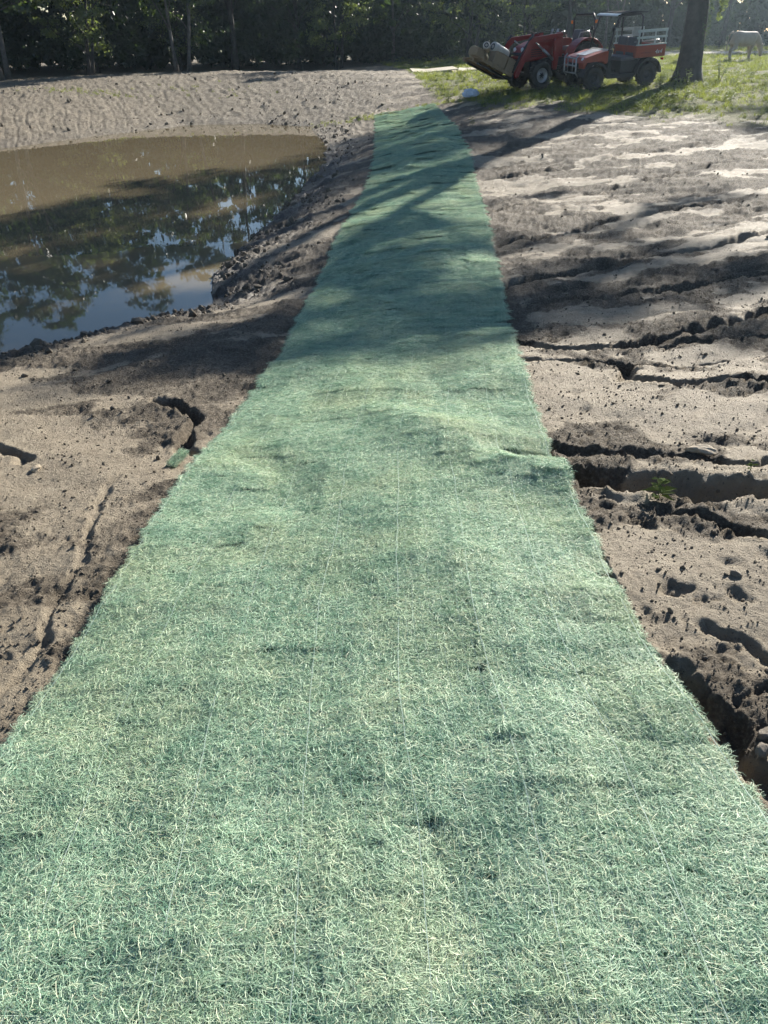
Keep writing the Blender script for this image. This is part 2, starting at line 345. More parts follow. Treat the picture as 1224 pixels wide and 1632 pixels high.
def make_ground():
    ya = np.concatenate([np.linspace(-6, .38, 22), np.geomspace(.42, 70, 850), np.geomspace(74, 3000, 18)])
    s_in = np.linspace(-1, 1, 700); out = np.geomspace(1.02, 60, 16)
    sa = np.concatenate([-out[::-1], s_in, out])
    w = .60*np.clip(ya, .3, None) + 1.0
    X = sa[None, :]*w[:, None]; Y = np.repeat(ya[:, None], len(sa), 1)
    x, y = X.ravel(), Y.ravel(); z = ground_h(x, y)
    nr, nc = X.shape
    i = np.arange(nr*nc).reshape(nr, nc)
    F = np.stack([i[:-1, :-1], i[:-1, 1:], i[1:, 1:], i[1:, :-1]], -1).reshape(-1, 4)
    me = mesh_np('ground', np.stack([x, y, z], 1), F)
    dP, _, _ = seg_dist(x, y, POND, True); ins = in_poly(x, y, POND)
    wet = np.where(ins, 1, np.exp(-(dP/.85)**2))
    wet = np.clip(wet*(.7+.6*pn(x*1.5, y*1.5, 90))*(1-.7*sst(20, 24, y)) , 0, 1)
    add_attr(me, 'grass', grass_mask(x, y)); add_attr(me, 'wet', wet); add_attr(me, 'track', dirt_track(x, y)); add_attr(me, 'sand', sand_wash(x, y))
    fb = sst(20, 25, y)*sst(1.5, -1.5, x-.05*(y-25)); add_attr(me, 'bank', fb)
    t = NT('bare_soil'); p = t.pos()
    n1 = t.noise(p, 1.3, 6, .6, .3); n2 = t.noise(p, 9, 6, .65); n3 = t.noise(p, 60, 4, .6); n4 = t.noise(p, 230, 4, .7)
    dark = t.ramp(n1, [(.30, (.085, .068, .048)), (.55, (.150, .122, .088)), (.72, (.22, .182, .134))])
    dark = t.mix(t.math('MULTIPLY', t.ramp(n3, [(.40, (1, 1, 1)), (.54, (0, 0, 0))]), .55), dark, (.052, .041, .030))
    dark = t.mix(t.ramp(n3, [(.56, (0, 0, 0)), (.74, (.7, .7, .7))]), dark, (.34, .29, .215))
    sand = t.ramp(n2, [(.25, (.215, .175, .122)), (.7, (.365, .305, .220))]); sand = t.mix(t.ramp(n3, [(.30, (.6, .6, .6)), (.44, (0, 0, 0))]), sand, (.16, .13, .095))
    mk = t.math('ADD', t.attr('sand').outputs['Fac'], t.math('MULTIPLY', t.math('SUBTRACT', n2, .5), .9)); mk = t.ramp(mk, [(.24, (0, 0, 0)), (.62, (1, 1, 1))])
    soil = t.mix(mk, dark, sand)
    bank = t.ramp(n2, [(.3, (.108, .088, .062)), (.62, (.232, .195, .142))])
    soil = t.mix(t.attr('bank').outputs['Fac'], soil, bank)
    soil = t.mix(t.math('MULTIPLY', t.attr('wet').outputs['Fac'], .85), soil, (.045, .036, .028))
    turf = t.ramp(n2, [(.3, (.105, .130, .034)), (.6, (.14, .14, .050)), (.78, (.18, .145, .09))])
    soil = t.mix(t.math('MULTIPLY', t.attr('grass').outputs['Fac'], .85), soil, turf)
    soil = t.mix(t.attr('track').outputs['Fac'], soil, (.42, .38, .32))
    rg = t.mix(mk, (.86, .86, .86), (.74, .74, .74)); rg = t.mix(t.attr('grass').outputs['Fac'], rg, (.95, .95, .95)); rg = t.mix(t.attr('bank').outputs['Fac'], rg, (.8, .8, .8)); rg = t.mix(t.attr('wet').outputs['Fac'], rg, (.40, .40, .40))
    h = t.math('ADD', t.math('MULTIPLY', n3, 1.), t.math('MULTIPLY', n4, .8))
    t.set(Base_Color=soil, Roughness=rg, Normal=t.bump(h, 1.0, .018)); t.p.inputs['Specular IOR Level'].default_value = .27
    return tag(obj('ground', me, t.m), 'bare rilled tan soil round the pond', kind='structure')
ground = make_ground()

# ------------------------------------------------------------------ pond
def make_water():
    x0, x1, y0, y1 = -16, 0.5, 5, 30; n = 40
    gx, gy = np.meshgrid(np.linspace(x0, x1, n), np.linspace(y0, y1, n)); i = np.arange(n*n).reshape(n, n)
    F = np.stack([i[:-1, :-1], i[:-1, 1:], i[1:, 1:], i[1:, :-1]], -1).reshape(-1, 4)
    me = mesh_np('pond_water', np.stack([gx.ravel(), gy.ravel(), np.full(n*n, WATER)], 1), F)
    t = NT('muddy_water'); p = t.pos()
    c = t.ramp(t.noise(p, .25, 3), [(.3, (.150, .121, .075)), (.7, (.180, .146, .092))])
    mp = t.node('Mapping'); mp.inputs['Scale'].default_value = (1, .45, 1); t.l(p, mp.inputs[0])
    h = t.math('ADD', t.noise(mp.outputs[0], 1.3, 2), t.math('MULTIPLY', t.noise(mp.outputs[0], 6, 2), .12))
    t.set(Base_Color=c, Roughness=.02, IOR=1.333, Normal=t.bump(h, .035, .06)); t.p.inputs['Specular IOR Level'].default_value = .5
    return tag(obj('pond_water', me, t.m), 'still muddy pond water mirroring the trees', kind='structure')
make_water()
# ------------------------------------------------------------------ erosion blanket: backing, wood-fibre layer, netting
def make_blanket():
    root = empty('erosion_blanket', (0, 0, 0))
    tag(root, 'long pale green wood-fibre erosion blanket rolled out over the bare bank', 'blanket')
    ya = np.concatenate([np.linspace(-1.0, .3, 14), np.geomspace(.32, MAT_END, 760)]); va = np.linspace(0, 1, 96)
    l, r = mat_edges(ya)
    skew = 1-sst(26, MAT_END, ya)
    X = l[:, None] + (r-l)[:, None]*va[None, :]; Y = np.repeat(ya[:, None], len(va), 1)
    Y = Y + (1-skew)[:, None]*(.5*(va-.5)[None, :] + .12*pn(va*5, va*0, 3)[None, :])
    x, y = X.ravel(), Y.ravel(); z = mat_h(x, y)
    edge = np.minimum(va, 1-va); z = z - np.tile(.016*np.exp(-(edge*1.9/.02)**2), len(ya)) - .014
    i = np.arange(x.size).reshape(X.shape); F = np.stack([i[:-1, :-1], i[:-1, 1:], i[1:, 1:], i[1:, :-1]], -1).reshape(-1, 4)
    me = mesh_np('backing', np.stack([x, y, z], 1), F)
    t = NT('fibre_mat'); p = t.pos(); mp = t.node('Mapping'); mp.inputs['Scale'].default_value = (1, .7, 1); t.l(p, mp.inputs[0])
    n = t.noise(p, 2.2, 4); n2 = t.noise(mp.outputs[0], 130, 4, .7)
    c = t.mix(n, (.045, .085, .058), (.062, .088, .050)); c = t.mix(t.ramp(n2, [(.40, (0, 0, 0)), (.66, (1, 1, 1))]), c, (.22, .33, .235))
    t.set(Base_Color=c, Roughness=.8, Normal=t.bump(n2, .8, .012)); t.p.inputs['Specular IOR Level'].default_value = .2
    obj('backing', me, t.m, root)
    # curls of shaved wood
    t = NT('wood_curl'); g = t.node('NewGeometry'); r1 = g.outputs['Random Per Island']; oi = t.node('ObjectInfo').outputs['Random']
    c = t.ramp(r1, [(0, (.10, .24, .16)), (.28, (.31, .50, .345)), (.58, (.54, .71, .50)), (.86, (.75, .86, .65)), (1, (.82, .78, .54))])
    big = t.noise(g.outputs['Position'], 1.6, 4, .6); med = t.noise(g.outputs['Position'], 6.5, 3, .6)
    c = t.mix(t.ramp(big, [(.45, (0, 0, 0)), (.70, (.45, .45, .45))]), c, (.64, .65, .38))
    c = t.mix(t.ramp(med, [(.3, (.55, .55, .55)), (.50, (0, 0, 0))]), c, (.15, .32, .21))
    c = t.mix(t.math('MULTIPLY', oi, .22), c, (.32, .50, .33))
    d = t.node('BsdfDiffuse'); t.l(c, d.inputs[0]); q = t.node('BsdfTranslucent'); t.l(c, q.inputs[0])
    gl = t.node('BsdfGlossy'); gl.inputs['Roughness'].default_value = .5; gl.inputs[0].default_value = (1, 1, 1, 1)
    m1 = t.node('MixShader', i_0=.24); t.l(d.outputs[0], m1.inputs[1]); t.l(q.outputs[0], m1.inputs[2])
    m2 = t.node('MixShader', i_0=.035); t.l(m1.outputs[0], m2.inputs[1]); t.l(gl.outputs[0], m2.inputs[2]); t.l(m2.outputs[0], t.out.inputs[0])
    curl = t.m
    g_ = np.random.default_rng(11); variants = []; TW = .13
    for k in range(10):
        n, sg = 1500, 5
        cx, cy = g_.uniform(-TW/2, TW/2, n), g_.uniform(-TW/2, TW/2, n); a = g_.random(n)*6.283
        L = g_.uniform(.013, .046, n); th = g_.random(n)*6.283; cv = g_.normal(0, 34, n); cv2 = g_.normal(0, 900, n)
        s = np.linspace(-.5, .5, sg+1)[None, :]*L[:, None]; ang = th[:, None] + cv[:, None]*s + cv2[:, None]*s*s
        ds = (L/sg)[:, None]; px = np.cumsum(np.cos(ang)*ds, 1); py = np.cumsum(np.sin(ang)*ds, 1)
        px = cx[:, None]+px-px.mean(1, keepdims=True); py = cy[:, None]+py-py.mean(1, keepdims=True)
        z0 = g_.uniform(-.003, .006, n); zz = z0[:, None] + g_.normal(0, .0022, n)[:, None]*(s/L[:, None]*2) + g_.uniform(0, .004, n)[:, None]*(1-(2*s/L[:, None])**2) + .0008*np.sin(s*190+a[:, None])
        w = g_.uniform(.00026, .00056, n)[:, None]; tw = g_.normal(0, .55, n)[:, None] + s*g_.normal(0, 12, n)[:, None]
        nx, ny = -np.sin(ang)*np.cos(tw)*w, np.cos(ang)*np.cos(tw)*w; nz = np.sin(tw)*w
        A = np.stack([px+nx, py+ny, zz+nz], -1); B = np.stack([px-nx, py-ny, zz-nz], -1)
        V = np.concatenate([A, B], 1); base = (np.arange(n)*2*(sg+1))[:, None]; j = np.arange(sg)[None, :]
        F = np.stack([base+j, base+j+1, base+sg+1+j+1, base+sg+1+j], -1).reshape(-1, 4)
        m = mesh_np('wood_curls', V.reshape(-1, 3), F); m.materials.append(curl); variants.append(m)
    P, S = [], []
    for y0, y1, sc, zs in ((.0, 4.0, 1.0, 1.0), (4.0, 8.0, 1.4, 1.1), (8.0, 15, 2.1, 1.3), (15, MAT_END-.1, 3.0, 1.6)):
        tw = TW*sc; ny = max(1, round((y1-y0)/tw))
        for q in range(ny):
            yc = y0+(q+.5)*(y1-y0)/ny; ll, rr = mat_edges(np.array([yc])); nx = max(2, round((rr[0]-ll[0]-.03)/tw))
            xx = ll[0]+.005*sc+(np.arange(nx)+.5)*(rr[0]-ll[0]-.01*sc)/nx; yy = yc+g_.uniform(-.16, .16, nx)*tw
            P.append(np.stack([xx, yy, mat_h(xx, yy)-.004], 1)); S.append(np.stack([np.full(nx, sc*(rr[0]-ll[0])/nx/tw*1.16)*g_.choice([-1, 1], nx), np.full(nx, sc*1.16), zs*g_.uniform(.85, 1.2, nx)], 1))
    P = np.concatenate(P); S = np.concatenate(S)
    e = .05; sx = (mat_h(P[:, 0]+e, P[:, 1])-mat_h(P[:, 0]-e, P[:, 1]))/(2*e); sy = (mat_h(P[:, 0], P[:, 1]+e)-mat_h(P[:, 0], P[:, 1]-e))/(2*e)
    # tilt each tuft to the surface; spin comes from the variants and a random mirror of the frame
    spin = g_.integers(0, 2, len(P))*math.pi + g_.uniform(-.3, .3, len(P))
    Rm = np.zeros((len(P), 3))
    for k in range(len(P)):
        nrm = Vector((-sx[k], -sy[k], 1)).normalized(); qn = Vector((0, 0, 1)).rotation_difference(nrm)
        Rm[k] = (qn.to_matrix() @ Matrix.Rotation(spin[k], 3, 'Z')).to_euler()
    scatter('wood_fibres', P, Rm, S, g_.integers(0, len(variants), len(P)), variants, root)
    sc = link(bpy.data.objects.new('fibre_scrap', variants[0])); xs, ys = -1.03, 3.40; sc.location = (xs, ys, float(ground_d(np.array([xs]), np.array([ys]))[0])+.03); sc.scale = (.42, 1.0, 2.2); sc.rotation_euler = (.15, .1, -.35)
    tag(sc, 'torn green scrap of blanket fibre lying on the soil off the left edge', 'fibre scrap')
    # netting threads stitched through the fibres
    V, F = [], []
    def thread(xs, ys, zs, w):
        n = len(xs); b = len(V); tx = np.gradient(xs); ty = np.gradient(ys); ln = np.hypot(tx, ty)+1e-9; ox, oy = -ty/ln*w, tx/ln*w
        for q in range(n):
            V.append((xs[q]+ox[q], ys[q]+oy[q], zs[q])); V.append((xs[q]-ox[q], ys[q]-oy[q], zs[q]+.0006))
            if q: F.append((b+2*q-2, b+2*q-1, b+2*q+1, b+2*q))
    for k in range(64):
        v = (k+.5)/64; ys = np.concatenate([np.arange(.1, 5, .05), np.arange(5, 14, .15)]); l, r = mat_edges(ys)
        xs = l+(r-l)*v + .012*pn(ys*1.7, ys*0+k, 91)+.004*pn(ys*9, ys*0+k, 92)
        up = .0065+(.0025 if k % 9 == 0 else 0)+.004*pn(ys*2.2, ys*0+k*3.3, 93)+.003*pn(ys*12, ys*0+k*3.3, 97)
        thread(xs, ys, mat_h(xs, ys)+up-.004, .00045 if k % 9 else .0009)
    for k in range(150):
        y0 = .3+k*.036+.006*rng.normal(); l, r = mat_edges(np.array([y0])); xs = np.linspace(l[0]+.01, r[0]-.01, 60); ys = y0 + .015*pn(xs*2, xs*0+k, 94)+.004*pn(xs*9, xs*0+k, 95)
        thread(xs, ys, mat_h(xs, ys)+.0015+.004*pn(xs*3, xs*0+k, 96)+.004*pn(xs*13, xs*0+k, 98), .0003)
    t = NT('net_thread'); t.set(Base_Color=(.55, .66, .54), Roughness=.5)
    tag(obj('netting', mesh_np('netting', np.array(V), np.array(F)), t.m, root), kind='stuff')
    return root
blanket = make_blanket()
# ------------------------------------------------------------------ trees: tapered trunks with limbs, crowns of many small leaves
class MB:
    """collects solids, then links them as one mesh"""
    def __init__(s): s.v = []; s.f = []
    def add(s, V, F):
        b = len(s.v); s.v += [tuple(q) for q in V]; s.f += [tuple(i+b for i in q) for q in F]; return s
    def box(s, c, d, rot=None, taper=(1, 1)):
        V = []
        for z in (-.5, .5):
            k = taper if z > 0 else (1, 1)
            for x, y in ((-.5,-.5),(.5,-.5),(.5,.5),(-.5,.5)): V.append(Vector((x*d[0]*k[0], y*d[1]*k[1], z*d[2])))
        if rot is not None:
            m = Euler(rot).to_matrix(); V = [m @ q for q in V]
        V = [q+Vector(c) for q in V]
        return s.add(V, [(3,2,1,0),(4,5,6,7),(0,1,5,4),(1,2,6,5),(2,3,7,6),(3,0,4,7)])
    def prism(s, pts, y0, y1):
        """polygon in x-z pulled from y0 to y1"""
        n = len(pts); V = [(p[0], y0, p[1]) for p in pts]+[(p[0], y1, p[1]) for p in pts]
        ar = sum(pts[i][0]*pts[(i+1) % n][1]-pts[(i+1) % n][0]*pts[i][1] for i in range(n))
        F = [tuple(range(n)), tuple(range(2*n-1, n-1, -1))]+[(i+n, (i+1) % n+n, (i+1) % n, i) for i in range(n)]
        if ar < 0: F = [f[::-1] for f in F]
        return s.add(V, F)
    def tube(s, pts, r, n=6, cap=True):
        pts = [Vector(p) for p in pts]; rr = r if hasattr(r, '__len__') else [r]*len(pts); V = []; F = []
        up = Vector((.13, .21, .97))
        for i, p in enumerate(pts):
            t = (pts[min(i+1, len(pts)-1)]-pts[max(i-1, 0)]).normalized(); a = t.cross(up)
            if a.length < .05: a = t.cross(Vector((1, 0, 0)))
            a.normalize(); b = t.cross(a)
            for k in range(n):
                q = 6.28318*k/n; V.append(p+(a*math.cos(q)+b*math.sin(q))*rr[i])
        for i in range(len(pts)-1):
            for k in range(n): F.append((i*n+k, i*n+(k+1) % n, (i+1)*n+(k+1) % n, (i+1)*n+k))
        if cap: F += [tuple(range(n-1, -1, -1)), tuple(range((len(pts)-1)*n, len(pts)*n))]
        return s.add(V, F)
    def lathe(s, prof, c, axis='y', n=24):
        """prof: (radius, offset along axis) pairs, closed ring"""
        V = []; F = []; m = len(prof)
        for k in range(n):
            q = 6.28318*k/n; cs, sn = math.cos(q), math.sin(q)
            for r, h in prof:
                V.append((c[0]+r*cs, c[1]+h, c[2]+r*sn) if axis == 'y' else ((c[0]+r*cs, c[1]+r*sn, c[2]+h) if axis == 'z' else (c[0]+h, c[1]+r*cs, c[2]+r*sn)))
        for k in range(n):
            for j in range(m-1): F.append((k*m+j, k*m+j+1, ((k+1) % n)*m+j+1, ((k+1) % n)*m+j))
        return s.add(V, F)
    def build(s, name, material, parent=None, smooth=False, bevel=0):
        me = bpy.data.meshes.new(name); me.from_pydata(s.v, [], s.f); me.update()
        if smooth: me.polygons.foreach_set('use_smooth', [True]*len(me.polygons))
        o = obj(name, me, material, parent)
        if bevel:
            md = o.modifiers.new('bevel', 'BEVEL'); md.width = bevel; md.segments = 2; md.limit_method = 'ANGLE'; md.angle_limit = rad(40)
        return o
def leaf_quads(C, size, g, droop=.3, aspect=.55):
    """one rhombus per centre"""
    n = len(C); a = g.normal(size=(n, 3)); a[:, 2] -= droop; a /= np.linalg.norm(a, axis=1)[:, None]
    b = g.normal(size=(n, 3)); b -= a*(a*b).sum(1)[:, None]; b /= np.linalg.norm(b, axis=1)[:, None]
    s = size*g.uniform(.6, 1.3, n)[:, None]
    V = np.stack([C-a*s*.5, C+b*s*.5*aspect, C+a*s*.5, C-b*s*.5*aspect], 1).reshape(-1, 3)
    return V, np.arange(4*n).reshape(-1, 4)
def clumps(c, r, n, g, sub=.33, m=None):
    """leaf positions gathered in clumps through an ellipsoid"""
    m = m or max(5, int(n/90)); d = g.normal(size=(m, 3)); d /= np.linalg.norm(d, axis=1)[:, None]
    cc = np.array(c)+d*(g.random(m)[:, None]**.45)*np.array(r)
    k = g.integers(0, m, n); q = g.normal(size=(n, 3))*np.array(r)*sub*g.uniform(.5, 1.2, m)[k][:, None]*.6
    q[:, 2] *= .75
    return cc[k]+q
BARK = pmat('bark', (.072, .064, .056), (.030, .028, .026), 5, .9, bump=.8, bscale=26)
BARK_PALE = pmat('pale_bark', (.15, .135, .118), (.07, .062, .055), 7, .85, bump=.5, bscale=30)
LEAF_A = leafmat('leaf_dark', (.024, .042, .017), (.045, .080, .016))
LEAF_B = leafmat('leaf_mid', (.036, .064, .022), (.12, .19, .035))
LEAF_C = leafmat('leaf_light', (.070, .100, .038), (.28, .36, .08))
def tree_data(seed, H, r0, bare, blobs, leaf, n_leaf, lean=(0, 0), stems=1):
    """meshes for one kind of tree: blobs are (centre, radii) in the tree's own space"""
    g = np.random.default_rng(seed); mb = MB(); tops = []
    for st in range(stems):
        off = np.array([g.uniform(-.5, .5), g.uniform(-.4, .4)])*(stems > 1); n = 9; pts = []; rr = []
        for i in range(n):
            t = i/(n-1); wob = .018*H*t
            pts.append((off[0]*(1+2.2*t)+lean[0]*t*t+wob*math.sin(t*5+seed+st), off[1]*(1+2.2*t)+lean[1]*t*t+wob*math.cos(t*4+seed*2+st), -.15+(H*.86)*t))
            rr.append(r0/(1 if stems == 1 else 1.5)*((1-t)*.85+.12)*(1+.55*math.exp(-t*22)))
        mb.tube(pts, rr, 10); tops.append(pts)
    for bi, (c, r) in enumerate(blobs):
        pts = tops[bi % stems]; c = Vector(c); best = min(pts, key=lambda p: abs(p[2]-max(bare, c.z-.32*H*.5-.4*math.hypot(c.x-p[0], c.y-p[1]))))
        p0 = Vector(best); mid = p0.lerp(c, .5)+Vector((g.normal()*.2, g.normal()*.2, .12*(c-p0).length*.5))
        fr = max(.02, r0*.32*(1-p0.z/H)); mb.tube([p0, p0.lerp(mid, .5)+Vector((0, 0, .1)), mid, c], [fr, fr*.8, fr*.6, fr*.25], 6)
        for q in range(4):
            d = Vector((g.normal()*r[0], g.normal()*r[1], g.normal()*r[2]*.7))*.55
            mb.tube([mid.lerp(c, .4), c.lerp(c+d, .5)+Vector((0, 0, .1)), c+d], [fr*.35, fr*.22, .008], 4)
    tot = sum(r[0]*r[1]+r[0]*r[2] for c, r in blobs); C = []
    for c, r in blobs: C.append(clumps(c, r, int(n_leaf*(r[0]*r[1]+r[0]*r[2])/tot), g))
    V, F = leaf_quads(np.concatenate(C), leaf, g)
    trunk = bpy.data.meshes.new('trunk'); trunk.from_pydata(mb.v, [], mb.f); trunk.update(); trunk.polygons.foreach_set('use_smooth', [True]*len(trunk.polygons))
    return trunk, mesh_np('crown', V, F, False)
def rblobs(seed, H, lo, R, n, rz=1.0, k=.42):
    """a ring-and-column arrangement of crown blobs"""
    g = np.random.default_rng(seed); out = []
    for i in range(n):
        t = (i+.5)/n; z = lo+(H-lo)*(.08+.86*t); w = R*(.55+.45*math.sin(math.pi*min(1, .18+t*.85)))*(1.05-.35*t); a = i*2.4+g.uniform(-.5, .5)
        out.append(((w*.62*math.cos(a), w*.62*math.sin(a), z+g.uniform(-.4, .4)), (R*k*g.uniform(.8, 1.25), R*k*g.uniform(.8, 1.25), R*k*.72*rz*g.uniform(.8, 1.2))))
    return out
KINDS = {
 'broad':  (tree_data(1, 12.5, .22, 2.2, rblobs(1, 12.5, 2.6, 3.6, 15), .25, 10500), BARK, LEAF_A),
 'tall':   (tree_data(2, 14.5, .20, 3.6, rblobs(2, 14.5, 4.2, 2.8, 15), .24, 10000), BARK, LEAF_B),
 'forked': (tree_data(3, 10.5, .17, 2.2, rblobs(3, 10.5, 2.4, 3.0, 12), .22, 8500, stems=2), BARK_PALE, LEAF_B),
 'bushy':  (tree_data(4, 8.6, .14, .6, rblobs(4, 8.6, .7, 2.7, 15), .17, 10000, stems=2), BARK, LEAF_C),
 'high':   (tree_data(6, 16.5, .28, 7.5, rblobs(6, 16.5, 9.2, 4.4, 15), .22, 15000), BARK, LEAF_B),
}
def tree(kind, x, y, label, group=None, s=1, rz=0, sz=None, name='tree', cat='tree'):
    (tm, cm), bark, leaf = KINDS[kind]
    o = empty(name, (x, y, float(ground_d(np.array([x]), np.array([y]))[0])-.03), (0, 0, rz)); o.scale = (s, s, sz or s)
    tag(o, label, cat, group)
    a = link(bpy.data.objects.new('trunk', tm), o); b = link(bpy.data.objects.new('crown', cm), o)
    if not tm.materials: tm.materials.append(bark)
    if not cm.materials: cm.materials.append(leaf)
    return o
WOOD = 'trees of the dark woodland edge'
TREES = [
 ('tall',  -22.0, 40.5, 'dark tree at the far left corner with a straight single trunk', .86, .3),
 ('forked',-17.2, 40.0, 'leaning forked tree second from the left behind the pond bank', 1.0, 1.2),
 ('broad', -20.0, 45.0, 'broad dark crown behind the leftmost straight trunk', .88, 2.0),
 ('bushy', -14.6, 42.6, 'low bushy tree with sunlit leaf tips left of the pond bank centre', .9, .7),
 ('broad', -15.6, 47.8, 'wide dark tree above the small green patch on the bank', .92, 4.0),
 ('forked',-10.2, 44.6, 'pale double-stemmed tree above the highest stretch of pond bank', .85, 2.6),
 ('bushy', -11.6, 50.5, 'leafy low tree filling the notch in the mirrored treeline', .82, 5.1),
 ('tall',  -8.2, 49.0, 'slender dark tree just right of the pale double stem', .86, .2),
 ('broad', -5.0, 52.0, 'full dark tree behind the right half of the pond bank', .80, 3.3),
 ('bushy', -2.6, 50.5, 'dense bushy tree straight above the far end of the blanket', .85, 1.9),
 ('forked', .6, 55.0, 'thin forked tree behind the rim left of the pale boards', .75, 4.4),
 ('bushy',  4.6, 52.5, 'bright leaved bushy tree behind the pale boards', 1.08, .9),
 ('broad',  8.8, 63.0, 'shaded broad tree behind the red loader tractor', .85, 5.6),
 ('bushy',  9.4, 58.0, 'round bushy tree between loader tractor and utility vehicle roof', 1.0, 2.2),
 ('tall',  13.4, 66.0, 'tall shaded tree behind the utility vehicle roof', .85, 1.0),
 ('forked',17.5, 70.0, 'thin pale stems in shade right of the cargo rails', .95, 3.0),
 ('broad', 23.5, 75.0, 'hazy broad tree just right of the big trunk', 1.0, .4),
 ('tall',  28.5, 76.0, 'hazy tall tree behind the rump of the cow', .95, 2.8),
 ('broad', 33.5, 74.0, 'hazy dark tree above the back of the cow', 1.0, 4.8),
 ('bushy', 38.0, 72.0, 'hazy bushy tree at the right edge beyond the cow', 1.2, 1.5),
]
for kind, x, y, lab, s, rz in TREES: tree(kind, x, y, lab, WOOD, s, rz)
tree('high', 15.15, 44.0, 'tall tree hidden behind the big thick trunk, its crown above the picture', s=.95, rz=2.1)
tree('high', 19.6, 28.5, 'tall tree out of the picture to the right shading the mud slope', 'shade trees beyond the right edge', s=.72, rz=.8)
tree('high', 26.0, 43.5, 'tall tree out of the picture beyond the cow shading the grass', 'shade trees beyond the right edge', s=.9, rz=4.0)
# undergrowth and the wood behind, each one mass of leaves
def wood_mass():
    g = np.random.default_rng(21)
    path = [(-46, 26), (-34, 34), (-24, 41), (-12, 47), (-3, 51.5), (4, 56), (12, 66), (22, 74), (36, 77), (52, 70), (70, 60)]
    L = np.cumsum([0]+[math.dist(path[i], path[i+1]) for i in range(len(path)-1)]); px = [p[0] for p in path]; py = [p[1] for p in path]
    def along(t): return np.interp(t*L[-1], L, px), np.interp(t*L[-1], L, py)
    C = []
    for k in range(760):
        t = g.random(); x, y = along(t); dep = abs(g.normal())*2.6; y = y+dep+g.uniform(-1.0, .6); x = x+g.uniform(-1, 1)
        h = g.uniform(.5, 2.0)+dep*.4; r = g.uniform(.6, 1.5)
        C.append(clumps((x, y, h*.75), (r, r*.8, h*.8), 110, g, .3, 9))
    C = np.concatenate(C); C[:, 2] = np.abs(C[:, 2])
    V, F = leaf_quads(C, .17, g)
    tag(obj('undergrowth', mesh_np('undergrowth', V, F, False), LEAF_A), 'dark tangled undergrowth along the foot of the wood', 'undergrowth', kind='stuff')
    C = []
    for k in range(1500):
        t = g.random(); x, y = along(t); dep = g.uniform(5, 16); y += dep; x += g.uniform(-2, 2)
        low = .80 if -12 < x < 16 else 1.0
        h = g.uniform(.3, 9.5 if g.random() < .5 else 5)*low; r = g.uniform(1.4, 2.6)
        C.append(clumps((x, y, h), (r, r, r*.9), 62, g, .36, 6))
    C = np.concatenate(C); C[:, 2] = np.abs(C[:, 2])
    V, F = leaf_quads(C, .72, g)
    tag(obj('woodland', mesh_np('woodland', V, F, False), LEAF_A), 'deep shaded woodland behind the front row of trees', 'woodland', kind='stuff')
wood_mass()
